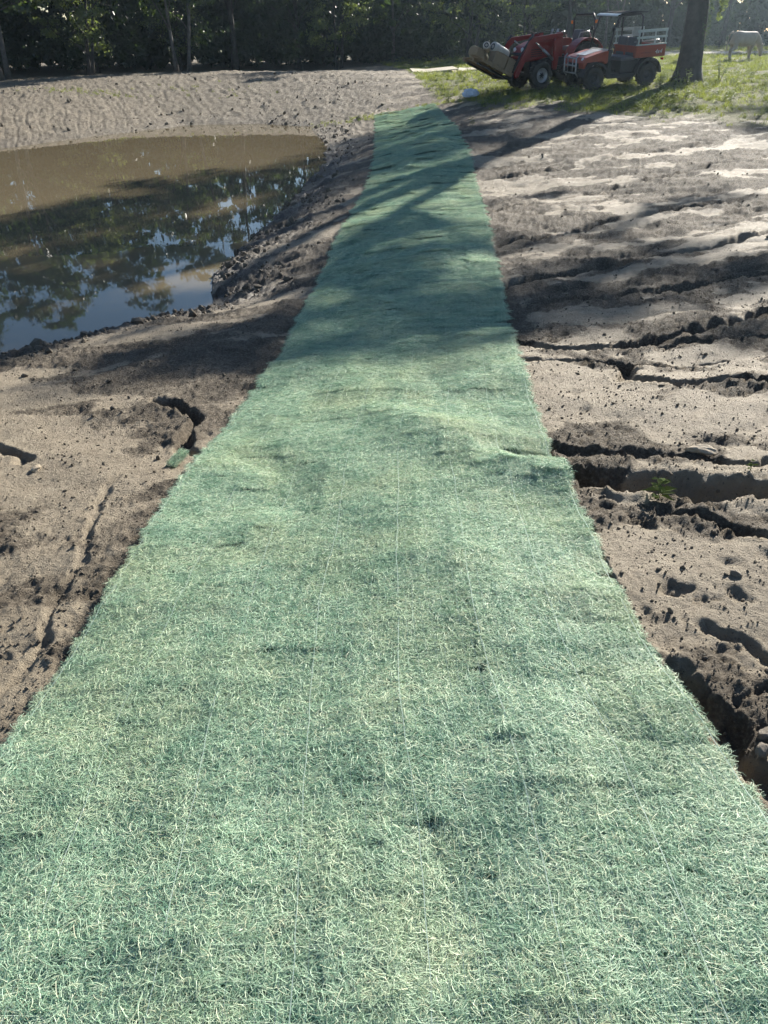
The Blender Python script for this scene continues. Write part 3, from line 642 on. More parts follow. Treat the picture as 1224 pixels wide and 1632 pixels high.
# ---- the big tree beside the vehicles
def big_tree():
    T = Vector((9.9, 28.8, 0)); T.z = float(ground_d(np.array([T.x]), np.array([T.y]))[0])
    root = empty('shade_tree', T); tag(root, 'big thick-trunked shade tree standing behind the red utility vehicle', 'tree')
    g = np.random.default_rng(5); mb = MB(); n = 14; H = 6.6
    pts = []; rr = []
    for i in range(n):
        z = -.2+(H+.2)*(i/(n-1))**1.25
        pts.append((.05*math.sin(z*.9)-.062*z, .05*math.cos(z*.7)-.05, z)); rr.append(.36*(1-.045*z)+.20*math.exp(-max(z, 0)*3.2))
    mb.tube(pts, rr, 22)
    V = np.array(mb.v); a = np.arctan2(V[:, 1], V[:, 0]); k = 1+.045*np.sin(a*7+V[:, 2]*1.2)+.03*np.sin(a*13-V[:, 2]*2)+.05*np.sin(a*4+1)*np.exp(-np.maximum(V[:, 2], 0)*2)
    V[:, 0] *= k; V[:, 1] *= k; mb.v = [tuple(q) for q in V]
    d2 = np.array([SUN.x, SUN.y]); d2 /= np.linalg.norm(d2); te = math.tan(SUN_EL)
    spots = []
    for k in range(28):                                    # where the crown's parts throw their shade: dense near, thinning towards the trunk
        t = g.random(); yy = 4.9+(1-math.sqrt(1-t*.98))*8.5; xx = g.uniform(-3.2, 3.4)+.25*(yy-7)
        spots.append((xx, yy-.15*xx*0, g.uniform(.30, .62)))
    spots += [(-3.0,8.0,.8),(-2.4,9.3,.75),(-3.9,7.5,.8),(-2.9,10.5,.9),(-4.9,8.5,.95),(-2.3,11.8,.7),(-3.9,9.6,.9),(.1,5.25,.6),(-.6,5.15,.55),(.7,5.7,.6),(-.2,5.8,.6),(.35,6.3,.55),(-1.1,5.6,.6),(1.1,6.4,.5),(-1.9,5.3,.6),(1.7,7.2,.6),(2.6,7.6,.6),(-.1,7.2,.5),(-3.6,8.6,1.1),(-4.4,10.6,1.3),(-5.2,13.2,1.5),(-4.2,15.4,1.2),(-3.6,17.6,1.0),(-6.2,11,1.2),(-5.0,9.4,1.0),(-3.4,12.2,.9)]
    blobs = []
    for sx, sy, r in spots:
        kk = (T.x-sx)*d2[0]+(T.y-sy)*d2[1]; kk += g.uniform(-1.2, 1.2)
        blobs.append((Vector((sx+d2[0]*kk-T.x, sy+d2[1]*kk-T.y, kk*te-.5-T.z)), (r*1.0, r*1.0, r*.62)))
    limbs = []
    fork = Vector(pts[-1]); pr = Vector((d2[1], -d2[0], 0))
    for off, zt, r1 in ((-.95, 10.6, .19), (.25, 11.4, .20), (1.25, 10.2, .15)):
        tip = fork+pr*off*1.7+Vector((d2[0], d2[1], 0))*.3*off+Vector((0, 0, zt-fork.z)); m1 = fork+pr*off*.75+Vector((0, 0, (zt-fork.z)*.42)); mb.tube([fork-Vector((0, 0, .5)), fork.lerp(m1, .5)+pr*off*.12, m1, m1.lerp(tip, .5), tip], [.24, r1, r1*.85, r1*.65, r1*.4], 9); limbs.append((m1, m1.lerp(tip, .5), tip))
    for c, r in blobs:
        p0 = min((q for L3 in limbs for q in L3), key=lambda q: (q-c).length+(2.5 if q.z > c.z else 0)); mid = p0.lerp(c, .5)+Vector((0, 0, .4+g.normal()*.2)); L = (c-p0).length
        mb.tube([p0, p0.lerp(mid, .5), mid, c], [.070, .060, .045, .014], 6)
        for q in range(3):
            e = c+Vector((g.normal()*r[0], g.normal()*r[1], g.normal()*r[2]))*.6; mb.tube([mid.lerp(c, .5), c.lerp(e, .5)+Vector((0, 0, .08)), e], [.03, .02, .006], 4)
    # low drooping bough on the right of the trunk
    bough = [Vector((.25, 0, 4.3)), Vector((.8, -.1, 4.3)), Vector((1.4, -.2, 3.7)), Vector((1.7, -.2, 3.0))]
    mb.tube(bough, [.07, .05, .03, .012], 6)
    mb.build('trunk', BARK, root, True)
    C = [clumps(c, r, int((600 if c.z < 12.2 else 700)*r[0]*r[0]), g, .36, 14) for c, r in blobs]
    V, F = leaf_quads(np.concatenate(C), .17, g); obj('crown', mesh_np('crown', V, F, False), LEAF_B, root)
    C = [clumps((1.05, -.15, 3.1), (.55, .5, .75), 520, g, .3, 16), clumps((.62, -.15, 2.3), (.25, .35, .6), 160, g, .3, 8), clumps((1.9, -.1, 3.3), (.5, .4, .35), 200, g, .3, 8)]
    V, F = leaf_quads(np.concatenate(C), .11, g, .8); obj('drooping_foliage', mesh_np('drooping_foliage', V, F, False), LEAF_C, root)
    z = g.uniform(.9, 2.3, 130); a = g.normal(-.9, .35, 130); C = np.stack([.40*np.cos(a), .40*np.sin(a), z], 1)
    V, F = leaf_quads(C, .07, g, .8); obj('ivy', mesh_np('ivy', V, F, False), LEAF_B, root)
big_tree()
# ------------------------------------------------------------------ vehicles
RED = pmat('red_paint', (.26, .022, .018), (.19, .030, .022), 5, .42); ORANGE_RED = pmat('orange_red_paint', (.38, .060, .024), (.27, .055, .028), 5, .45)
BLACKP = pmat('black_plastic', (.022, .022, .024), (.014, .014, .015), 8, .55); RUBBER = pmat('tyre_rubber', (.030, .028, .026), (.05, .044, .036), 9, .85)
STEEL = pmat('steel', (.42, .42, .42), (.28, .28, .28), 10, .35, metal=.9); DARKSTEEL = pmat('dark_steel', (.06, .06, .062), (.035, .035, .036), 8, .5, metal=.5)
SILVER = pmat('silver_rim', (.50, .50, .49), (.33, .32, .31), 7, .45, metal=.5); RAIL = pmat('grey_rail_paint', (.52, .56, .53), (.40, .44, .41), 6, .5)
SEATM = pmat('seat_vinyl', (.10, .10, .11), (.07, .07, .075), 10, .5); WHITEP = pmat('white_decal', (.75, .75, .72), (.6, .6, .58), 5, .4)
def lens(name, c, e=0):
    t = NT(name); t.set(Base_Color=c, Roughness=.12); t.p.inputs['Coat Weight'].default_value = .6
    return t.m
GLASSY = lens('lamp_lens', (.62, .64, .66)); AMBER = lens('amber_lens', (.85, .22, .02))
def wheel(parent, c, R, w, rim_r, side, lugs=18, rim_mat=None):
    """tyre with lugs, dished rim and hub; side = +1 when the outer face looks to +y"""
    tyre = MB(); h = w/2
    tyre.lathe([(rim_r*.96, -h*.75), (rim_r*1.05, -h*.95), (R*.86, -h), (R*.955, -h*.78), (R*.965, 0), (R*.955, h*.78), (R*.86, h), (rim_r*1.05, h*.95), (rim_r*.96, h*.75), (rim_r*.96, -h*.75)], c, 'y', 32)
    t = tyre.build('tyre', RUBBER, parent, True)
    lg = MB()
    for k in range(lugs):
        for sd in (-1, 1):
            a = 6.28318*(k+(.25 if sd > 0 else -.25))/lugs; m = Matrix.Rotation(-a, 3, 'Y')
            V = [Vector((x, y, z)) for z in (R*.93, R) for x, y in ((-R*.05, sd*h*.06), (R*.05, sd*h*.06), (R*.15, sd*h*.98), (R*.05, sd*h*.98))]
            lg.add([m @ q+Vector(c) for q in V], [(3,2,1,0),(4,5,6,7),(0,1,5,4),(1,2,6,5),(2,3,7,6),(3,0,4,7)])
    lg.build('tread', RUBBER, t)
    rm = MB(); o = side*h
    rm.lathe([(rim_r, -h*.8), (rim_r, o*.72), (rim_r*.93, o*.80), (rim_r*.86, o*.62), (rim_r*.80, o*.30), (rim_r*.45, o*.34), (rim_r*.40, o*.48), (.001, o*.48)], c, 'y', 28)
    r = rm.build('rim', rim_mat or SILVER, t, True)
    hb = MB(); hb.lathe([(rim_r*.24, o*.40), (rim_r*.24, o*.66), (rim_r*.18, o*.74), (.001, o*.74)], c, 'y', 14)
    for k in range(6):
        a = k*1.0472; hb.lathe([(.016, o*.45), (.016, o*.58), (.001, o*.58)], (c[0]+rim_r*.32*math.cos(a), c[1], c[2]+rim_r*.32*math.sin(a)), 'y', 6)
    hb.build('hub', DARKSTEEL, t)
    return t
def gz(x, y): return float(base_h(np.array([x]), np.array([y]))[0])
def pose(o, x, y, yaw, L=.95, W=.6):
    """stand a vehicle on the ground, pitched and rolled with it"""
    f = Vector((math.cos(yaw), math.sin(yaw), 0)); s = Vector((-math.sin(yaw), math.cos(yaw), 0))
    zf, zb = gz(x+f.x*L, y+f.y*L), gz(x-f.x*L, y-f.y*L); zl, zr = gz(x+s.x*W, y+s.y*W), gz(x-s.x*W, y-s.y*W)
    X = Vector((f.x*2*L, f.y*2*L, zf-zb)).normalized(); Yv = Vector((s.x*2*W, s.y*2*W, zl-zr)).normalized(); Z = X.cross(Yv).normalized(); Yv = Z.cross(X)
    m = Matrix((X, Yv, Z)).transposed(); o.location = (x, y, (zf+zb+zl+zr)/4+.005); o.rotation_euler = m.to_euler(); return o
def utility_vehicle():
    o = empty('utility_vehicle'); tag(o, 'orange-red utility vehicle with a railed cargo bed parked beside the tractor', 'utility vehicle')
    for x in (.98, -.92):
        for s in (1, -1): wheel(o, (x, s*.58, .335), .335, .27, .165, s, 16, DARKSTEEL)
    # chassis and floor
    c = MB(); c.box((0, 0, .42), (2.45, .55, .16)); c.box((.1, 0, .38), (1.0, 1.16, .07)); c.box((-.35, 0, .58), (.75, 1.10, .34)); c.box((-1.02, 0, .60), (.75, .85, .20)); c.box((.98, 0, .335), (.10, 1.0, .10)); c.box((-.92, 0, .335), (.12, 1.0, .12))
    c.build('chassis', BLACKP, o, bevel=.015)
    for s in (1, -1):
        fl = MB(); arc = [(.98+.46*math.cos(a), .335+.46*math.sin(a)) for a in np.linspace(math.pi*.92, math.pi*.05, 10)]; arc2 = [(.98+.40*math.cos(a), .335+.40*math.sin(a)) for a in np.linspace(math.pi*.05, math.pi*.92, 10)]
        fl.prism(arc+arc2, s*.47, s*.72); fl.build('front_fender_flare', BLACKP, o)
        fl = MB(); arc = [(-.92+.47*math.cos(a), .335+.47*math.sin(a)) for a in np.linspace(math.pi*.98, math.pi*.02, 10)]; arc2 = [(-.92+.41*math.cos(a), .335+.41*math.sin(a)) for a in np.linspace(math.pi*.02, math.pi*.98, 10)]
        fl.prism(arc+arc2, s*.45, s*.72); fl.build('rear_fender', BLACKP, o)
        p = MB(); p.prism([(.58,.34),(.50,.80),(.42,.80),(.40,.40),(-.42,.40),(-.50,.62),(-.46,.30),(.50,.30)], s*.60, s*.64); p.build('side_sill', BLACKP, o)
    # nose: front body panel with a sloped bonnet
    b = MB(); b.prism([(1.36,.62),(1.39,.78),(1.30,.92),(.95,1.00),(.62,1.06),(.52,1.06),(.52,.74),(.60,.70),(.70,.78),(1.24,.78),(1.32,.62)], -.60, .60); body = b.build('bonnet', ORANGE_RED, o, bevel=.03)
    g = MB(); g.box((1.385, 0, .70), (.03, .62, .13)); 
    for k in range(5): g.box((1.405, -.24+k*.12, .70), (.02, .03, .12))
    g.build('grille', BLACKP, body)
    hi = MB(); hi.prism([(1.18,.962),(.60,1.068),(.60,1.074),(1.18,.968)], -.28, .28); hi.build('bonnet_panel', pmat('bonnet_light', (.62, .60, .58), (.5, .48, .46), 5, .25), body)
    for s in (1, -1):
        h = MB(); h.lathe([(.001, .015), (.055, .012), (.085, -.01), (.09, -.05)], (1.335, s*.42, .83), 'x', 16); h.build('headlight', GLASSY, body, True)
    bp = MB()
    for s in (1, -1): bp.tube([(1.40, s*.36, .40), (1.50, s*.36, .50), (1.50, s*.36, .92), (1.42, s*.36, 1.0)], .024, 8)
    for z in (.50, .70, .90): bp.tube([(1.50, -.36, z), (1.50, .36, z)], .022, 8)
    bp.tube([(1.50, -.15, .5), (1.50, -.15, .9)], .014, 6); bp.tube([(1.50, .15, .5), (1.50, .15, .9)], .014, 6)
    bp.build('brush_guard', STEEL, o, True)
    ds = MB(); ds.prism([(.62,1.06),(.40,1.10),(.36,1.02),(.42,.72),(.56,.72)], -.56, .56); dash = ds.build('dashboard', BLACKP, o, bevel=.02)
    st = MB(); st.lathe([(.165, -.012), (.18, 0), (.165, .012), (.15, 0), (.165, -.012)], (0, 0, 0), 'x', 20); st.tube([(0, -.16, 0), (0, .16, 0)], .012, 6); st.tube([(0, 0, 0), (0, 0, -.16)], .012, 6); st.tube([(0, 0, 0), (.22, 0, -.1)], .018, 6)
    w = st.build('steering_wheel', BLACKP, o, True); w.location = (.24, .28, 1.12); w.rotation_euler = (0, rad(25), 0)
    se = MB(); se.box((-.22, 0, .80), (.50, 1.10, .13)); se.build('seat_cushion', SEATM, o, bevel=.04)
    for s in (1, -1):
        sb = MB(); sb.box((-.50, s*.28, 1.10), (.11, .50, .52), (0, rad(-9), 0)); sb.build('seat_backrest', SEATM, o, bevel=.04)
    hr = MB(); hr.box((-.60, .30, 1.50), (.05, .34, .24), (0, rad(-6), 0)); hr.build('headrest_screen', pmat('pale_panel', (.55, .54, .50), (.42, .41, .38), 8, .6), o, bevel=.01)
    # roll cage and canopy
    cg = MB()
    for s in (1, -1):
        cg.tube([(.52, s*.56, 1.02), (.40, s*.56, 1.50), (.26, s*.55, 1.90), (.14, s*.54, 1.96), (-.50, s*.54, 1.98), (-.60, s*.55, 1.90), (-.62, s*.56, .70)], .028, 8)
        cg.tube([(.40, s*.56, 1.48), (.44, s*.58, 1.62)], .012, 6)
    for p in ((.14, 1.96), (-.52, 1.97), (-.62, 1.30)): cg.tube([(p[0], -.55, p[1]), (p[0], .55, p[1])], .025, 8)
    cage = cg.build('roll_cage', BLACKP, o, True)
    cn = MB(); cn.prism([(.34,1.955),(.30,1.990),(.0,2.035),(-.45,2.045),(-.72,2.02),(-.72,2.005),(-.45,2.02),(0,2.010),(.28,1.965)], -.60, .60); cn.build('canopy', pmat('canopy_fabric', (.020, .021, .023), None, 8, .95, spec=.05), o, bevel=.008)
    ed = MB(); ed.prism([(.36,1.958),(.33,1.992),(.22,2.012),(.22,2.006),(.32,1.985),(.35,1.953)], -.60, .60); ed.build('canopy_edge_highlight', pmat('painted_highlight', (.60, .60, .58), (.5, .5, .48), 5, .3), o)  # pale strip painted in for the sunlight caught on the canopy's front edge
    for s in (1, -1):
        m = MB(); m.lathe([(.001, -.03), (.05, -.03), (.075, 0), (.05, .03), (.001, .03)], (.46, s*.63, 1.62), 'x', 14); m.build('mirror', BLACKP, cage, True)
    # cargo bed with rails
    bd = MB(); x0, x1, z0, z1, y = -1.48, -.42, .80, 1.13, .66
    bd.box(((x0+x1)/2, 0, z0+.02), (x1-x0, 2*y, .04))
    for s in (1, -1): bd.box(((x0+x1)/2, s*(y-.02), (z0+z1)/2), (x1-x0, .04, z1-z0))
    bd.box((x1-.02, 0, (z0+z1)/2), (.04, 2*y-.09, z1-z0-.006)); bd.box((x0+.02, 0, (z0+z1)/2), (.04, 2*y-.09, z1-z0-.006)); bed = bd.build('cargo_bed', ORANGE_RED, o, bevel=.012)
    for s in (1, -1):
        cp = MB(); cp.box(((x0+x1)/2, s*(y-.02), z1+.018), (x1-x0+.02, .06, .034)); cp.build('bed_cap_rail', RAIL, bed)
    for s in (1, -1):
        sr = MB()
        for px in (x0+.03, x0+.42, x1-.06): sr.box((px, s*(y-.02), z1+.225), (.035, .03, .38))
        for z in (z1+.21, z1+.39): sr.box(((x0+x1)/2, s*(y-.02), z), (x1-x0+.02, .022, .075 if z > z1+.3 else .06))
        sr.build('side_rail', RAIL, o)
    tb = MB(); tb.tube([(x1+.0, .50, z1+.10), (x0+.18, .50, z1+.12), (x0+.13, .50, z1+.08), (x0+.13, .50, z1-.1)], .018, 8); tb.build('grab_tube', STEEL, o, True)
    for s in (1, -1):
        tl = MB(); tl.box((x0-.012, s*.52, .72), (.03, .12, .06)); tl.build('tail_lamp', lens('red_lens%d' % s, (.5, .02, .015)), o)
    ht = MB(); ht.box((-1.42, 0, .46), (.16, .10, .08)); ht.tube([(-1.50, 0, .46), (-1.58, 0, .46), (-1.58, 0, .54)], .02, 6); ht.build('tow_hitch', DARKSTEEL, o)
    mg = MB(); mg.prism([(.98+.47*math.cos(a), .36+.40*math.sin(a)) for a in np.linspace(.5, 2.2, 6)]+[(.98+.44*math.cos(a), .36+.37*math.sin(a)) for a in np.linspace(2.2, .5, 6)], .725, .73); 
    f = bpy.data.curves.new('decal', 'FONT'); f.body = '4x4'; f.size = .17; f.extrude = .0015; f.shear = .3; f.align_x = 'CENTER'
    t = bpy.data.objects.new('decal_text', f); dm = bpy.data.meshes.new_from_object(t); bpy.data.objects.remove(t); t = obj('decal', dm, WHITEP, bed); t.location = (x0+.26, y+.003, .89); t.rotation_euler = (rad(90), 0, rad(180))
    d2 = MB(); d2.box((x1-.34, y+.002, .93), (.36, .004, .030)); d2.build('side_stripe', RED, bed)
    pose(o, 7.12, 27.75, rad(180+18)); o.scale = (.97,)*3
    return o
def tractor():
    o = empty('loader_tractor'); tag(o, 'red compact tractor with a front loader carrying boxes', 'tractor')
    for s in (1, -1): wheel(o, (1.00, s*.60, .40), .40, .27, .215, s, 16)
    for s in (1, -1): wheel(o, (-.72, s*.62, .60), .60, .36, .33, s, 18)
    c = MB(); c.box((.35, 0, .62), (1.5, .34, .36)); c.box((1.0, 0, .40), (.16, .90, .13)); c.box((-.62, 0, .62), (.55, .40, .46)); c.box((-.72, 0, .60), (.18, .95, .18)); c.build('chassis', DARKSTEEL, o, bevel=.015)
    h = MB(); h.prism([(1.42,.78),(1.46,1.05),(1.38,1.22),(.95,1.33),(.16,1.38),(.14,.88),(.9,.80)], -.30, .30); hood = h.build('hood', RED, o, bevel=.05)
    g = MB(); g.box((1.465, 0, .94), (.03, .40, .22)); 
    for k in range(4): g.box((1.485, 0, .87+k*.05), (.02, .40, .014))
    g.build('grille', BLACKP, hood)
    for s in (1, -1):
        l = MB(); l.lathe([(.001, .02), (.05, .015), (.07, -.02)], (1.44, s*.20, 1.13), 'x', 14); l.build('headlight', GLASSY, hood, True)
        v = MB()
        for k in range(4): v.box((.95, s*.303, .92+k*.06), (.42, .012, .02))
        v.build('side_vent', BLACKP, hood)
    ex = MB(); ex.tube([(.75, -.22, 1.30), (.75, -.22, 1.52)], .03, 8); ex.build('exhaust', DARKSTEEL, o, True)
    d = MB(); d.prism([(.16,.86),(.16,1.40),(.02,1.46),(-.12,1.36),(-.10,.80)], -.27, .27); d.build('dashboard', RED, o, bevel=.03)
    sw = MB(); sw.lathe([(.18, -.014), (.195, 0), (.18, .014), (.165, 0), (.18, -.014)], (0, 0, 0), 'z', 22); sw.tube([(-.17, 0, 0), (.17, 0, 0)], .012, 6); sw.tube([(0, 0, 0), (.10, 0, -.26)], .02, 6)
    w = sw.build('steering_wheel', BLACKP, o, True); w.location = (-.20, 0, 1.50); w.rotation_euler = (0, rad(-32), 0)
    for s in (1, -1):
        gl = MB(); gl.box((.03, s*.14, 1.53), (.015, .10, .13), (0, rad(-20), 0)); gl.build('dash_mirror', STEEL, o)
    fl = MB(); fl.box((-.10, 0, .56), (.55, 1.0, .04)); fl.build('footplate', BLACKP, o)
    se = MB(); se.box((-.66, 0, 1.02), (.44, .46, .12)); se.box((-.90, 0, 1.28), (.11, .44, .46), (0, rad(-12), 0)); se.build('seat', SEATM, o, bevel=.04)
    for s in (1, -1):
        f = MB(); R2 = .70; arc = [(-.72+R2*math.cos(a), .60+R2*math.sin(a)) for a in np.linspace(rad(18), rad(150), 14)]; arc2 = [(-.72+(R2-.035)*math.cos(a), .60+(R2-.035)*math.sin(a)) for a in np.linspace(rad(150), rad(18), 14)]
        f.prism(arc+arc2, s*.40, s*.80); f.prism([(-.72+R2*math.cos(a), .60+R2*math.sin(a)) for a in np.linspace(rad(18), rad(150), 14)]+[(-1.2, .95), (-.2, .75)], s*.38, s*.41); f.build('rear_fender', RED, o, bevel=.01)
        hd = MB(); hd.tube([(-.42, s*.62, 1.30), (-.50, s*.62, 1.45), (-.85, s*.62, 1.46), (-.98, s*.62, 1.22)], .018, 8); hd.build('grab_handle', STEEL, o, True)
    rp = MB(); rp.tube([(-1.12, -.52, .70), (-1.14, -.52, 1.78), (-1.15, -.42, 1.90), (-1.15, .42, 1.90), (-1.14, .52, 1.78), (-1.12, .52, .70)], .035, 8); bar = rp.build('roll_bar', BLACKP, o, True)
    for s in (1, -1):
        a = MB(); a.box((-1.14, s*.60, 1.70), (.05, .10, .09)); a.build('hazard_lamp', AMBER, bar, bevel=.012)
    # loader frame, arms, cylinders
    for s in (1, -1):
        m = MB(); m.prism([(.30,.50),(.46,.50),(.40,1.30),(.30,1.52),(.16,1.52),(.14,1.30)], s*.43, s*.52); m.build('loader_mast', RED, o, bevel=.01)
        a = MB(); a.prism([(.16,1.40),(.20,1.50),(1.30,1.46),(1.48,1.36),(2.00,.52),(1.96,.40),(1.86,.42),(1.36,1.22),(1.20,1.32)], s*.54, s*.63); a.build('loader_arm', RED, o, bevel=.012)
        cy = MB(); cy.tube([(.42, s*.475, .78), (.82, s*.475, 1.08)], .042, 8); cy.tube([(.82, s*.475, 1.08), (1.22, s*.52, 1.36)], .022, 8); cy.build('lift_cylinder', STEEL, o, True)
        cy = MB(); cy.tube([(1.30, s*.585, 1.52), (1.62, s*.585, 1.18)], .036, 8); cy.tube([(1.62, s*.585, 1.18), (2.00, s*.585, .74)], .018, 8); cy.build('tilt_cylinder', DARKSTEEL, o, True)
        hs = MB(); hs.tube([(.34, s*.50, 1.50), (.7, s*.50, 1.58), (1.2, s*.52, 1.54), (1.42, s*.53, 1.44)], .012, 6); hs.build('hydraulic_hose', BLACKP, o, True)
    cb = MB(); cb.tube([(1.66, -.58, .94), (1.66, .58, .94)], .05, 10); cb.build('cross_tube', RED, o, True)
    # fork carriage, tipped back
    K = rad(-26); piv = Vector((2.04, 0, .40)); mt = Matrix.Rotation(K, 3, 'Y')
    def T(p): return tuple(piv+mt @ Vector(p))
    bk = MB()
    for (c0, dd) in (((.0, 0, .30), (.06, 1.10, .12)), ((.0, 0, .72), (.05, 1.10, .06)), ((0, .52, .5), (.05, .06, .5)), ((0, -.52, .5), (.05, .06, .5)), ((0, 0, .5), (.04, .05, .42)), ((0, 0, .03), (.06, 1.14, .12))): bk.box(T(c0), dd, (0, K, 0))
    bk.build('fork_carriage', DARKSTEEL, o)
    for s in (1, -1):
        f = MB(); f.box(T((.62, s*.30, -.02)), (1.22, .12, .045), (0, K, 0)); f.build('fork', DARKSTEEL, o)
    pose(o, 5.62, 29.15, rad(180+27), .9, .6)
    return o, T
utv = utility_vehicle(); tract, FORK = tractor()
# ---- load on the forks: pallet, boxes, blanket rolls, each a thing
CARD = pmat('cardboard', (.27, .195, .12), (.21, .15, .09), 5, .85); WOODP = pmat('pallet_wood', (.30, .22, .13), (.20, .14, .085), 9, .85, bump=.3)
WRAP = pmat('pale_wrap', (.55, .52, .46), (.40, .37, .32), 7, .45); STRAW = pmat('straw_roll', (.34, .30, .19), (.22, .19, .12), 30, .9, bump=.6); DARKPLY = pmat('dark_plastic_wrap', (.03, .032, .036), (.02, .02, .022), 7, .35)
bpy.context.view_layer.update()
TM = tract.matrix_world.copy()
def on_fork(p): return TM @ Vector(FORK(p))
FR = (TM.to_3x3() @ Matrix.Rotation(rad(-26), 3, 'Y')).normalized()
def load_thing(name, label, cat, p, rz=0, extra=None):
    o = empty(name, on_fork(p)); m = FR @ Matrix.Rotation(rz, 3, 'Z'); 
    if extra: m = m @ Euler(extra).to_matrix()
    o.rotation_euler = m.to_euler(); return tag(o, label, cat)
pl = load_thing('pallet', 'slatted wooden pallet tipped back on the tractor forks', 'pallet', (.66, 0, .012))
for k in range(6):
    b = MB(); b.box((-.54+k*.216, 0, .115), (.13, 1.16, .022)); b.build('slat', WOODP, pl)
for k in (-.5, 0, .5):
    b = MB(); b.box((0, k*1.06, .06), (1.20, .09, .085)); b.build('stringer', WOODP, pl)
def carton(label, p, d, rz, extra=None, m=CARD):
    o = load_thing('cardboard_box', label, 'box', p, rz, extra)
    b = MB(); b.box((0, 0, d[2]/2), d); b.build('carton', m, o, bevel=.006)
    for s in (1, -1):
        f = MB(); f.box((s*d[0]*.252, 0, d[2]+.006), (d[0]*.49, d[1]*.99, .006), (0, s*rad(4), 0)); f.build('flap', m, o)
    t = MB(); t.box((0, 0, d[2]+.016), (d[0]*.06, d[1]*1.004, .004)); t.build('tape', WRAP, o)
    return o
carton('tan cardboard box hanging over the raised fork tips', (1.32, .18, .142), (.26, .40, .22), .1)
carton('square cardboard box standing in the middle of the fork load', (.62, .36, .142), (.44, .40, .34), -.12)
carton('cardboard box lying against the fork carriage below the roll', (.20, .20, .142), (.30, .56, .36), .05)
def roll(label, p, r, L, rz, mat, extra=None):
    o = load_thing('wrapped_roll', label, 'roll', p, rz, extra)
    b = MB(); prof = [(r*.18, -L/2), (r*.93, -L/2), (r, -L/2+.03), (r*1.01, 0), (r, L/2-.03), (r*.93, L/2), (r*.18, L/2), (r*.16, 0), (r*.18, -L/2)]; b.lathe(prof, (0, 0, r), 'x', 22); b.build('sleeve', mat, o, True)
    for s in (-1, 1):
        c = MB(); c.lathe([(r*.35, 0), (r*.37, .004*s), (r*.62, .004*s), (r*.64, 0)], (s*(L/2+.002), 0, r), 'x', 18); c.build('spiral_end', DARKPLY, o, True)
    return o
roll('pale wrapped roll lying on top of the boxes nearest the tractor', (.42, -.02, .50), .15, .62, .12, WRAP)
roll('straw coloured roll lying on the outer half of the fork load', (.98, -.24, .142), .17, .62, .3, STRAW)
roll('small pale roll with a dark end perched on the straw roll', (.86, -.10, .47), .11, .50, .9, WRAP)
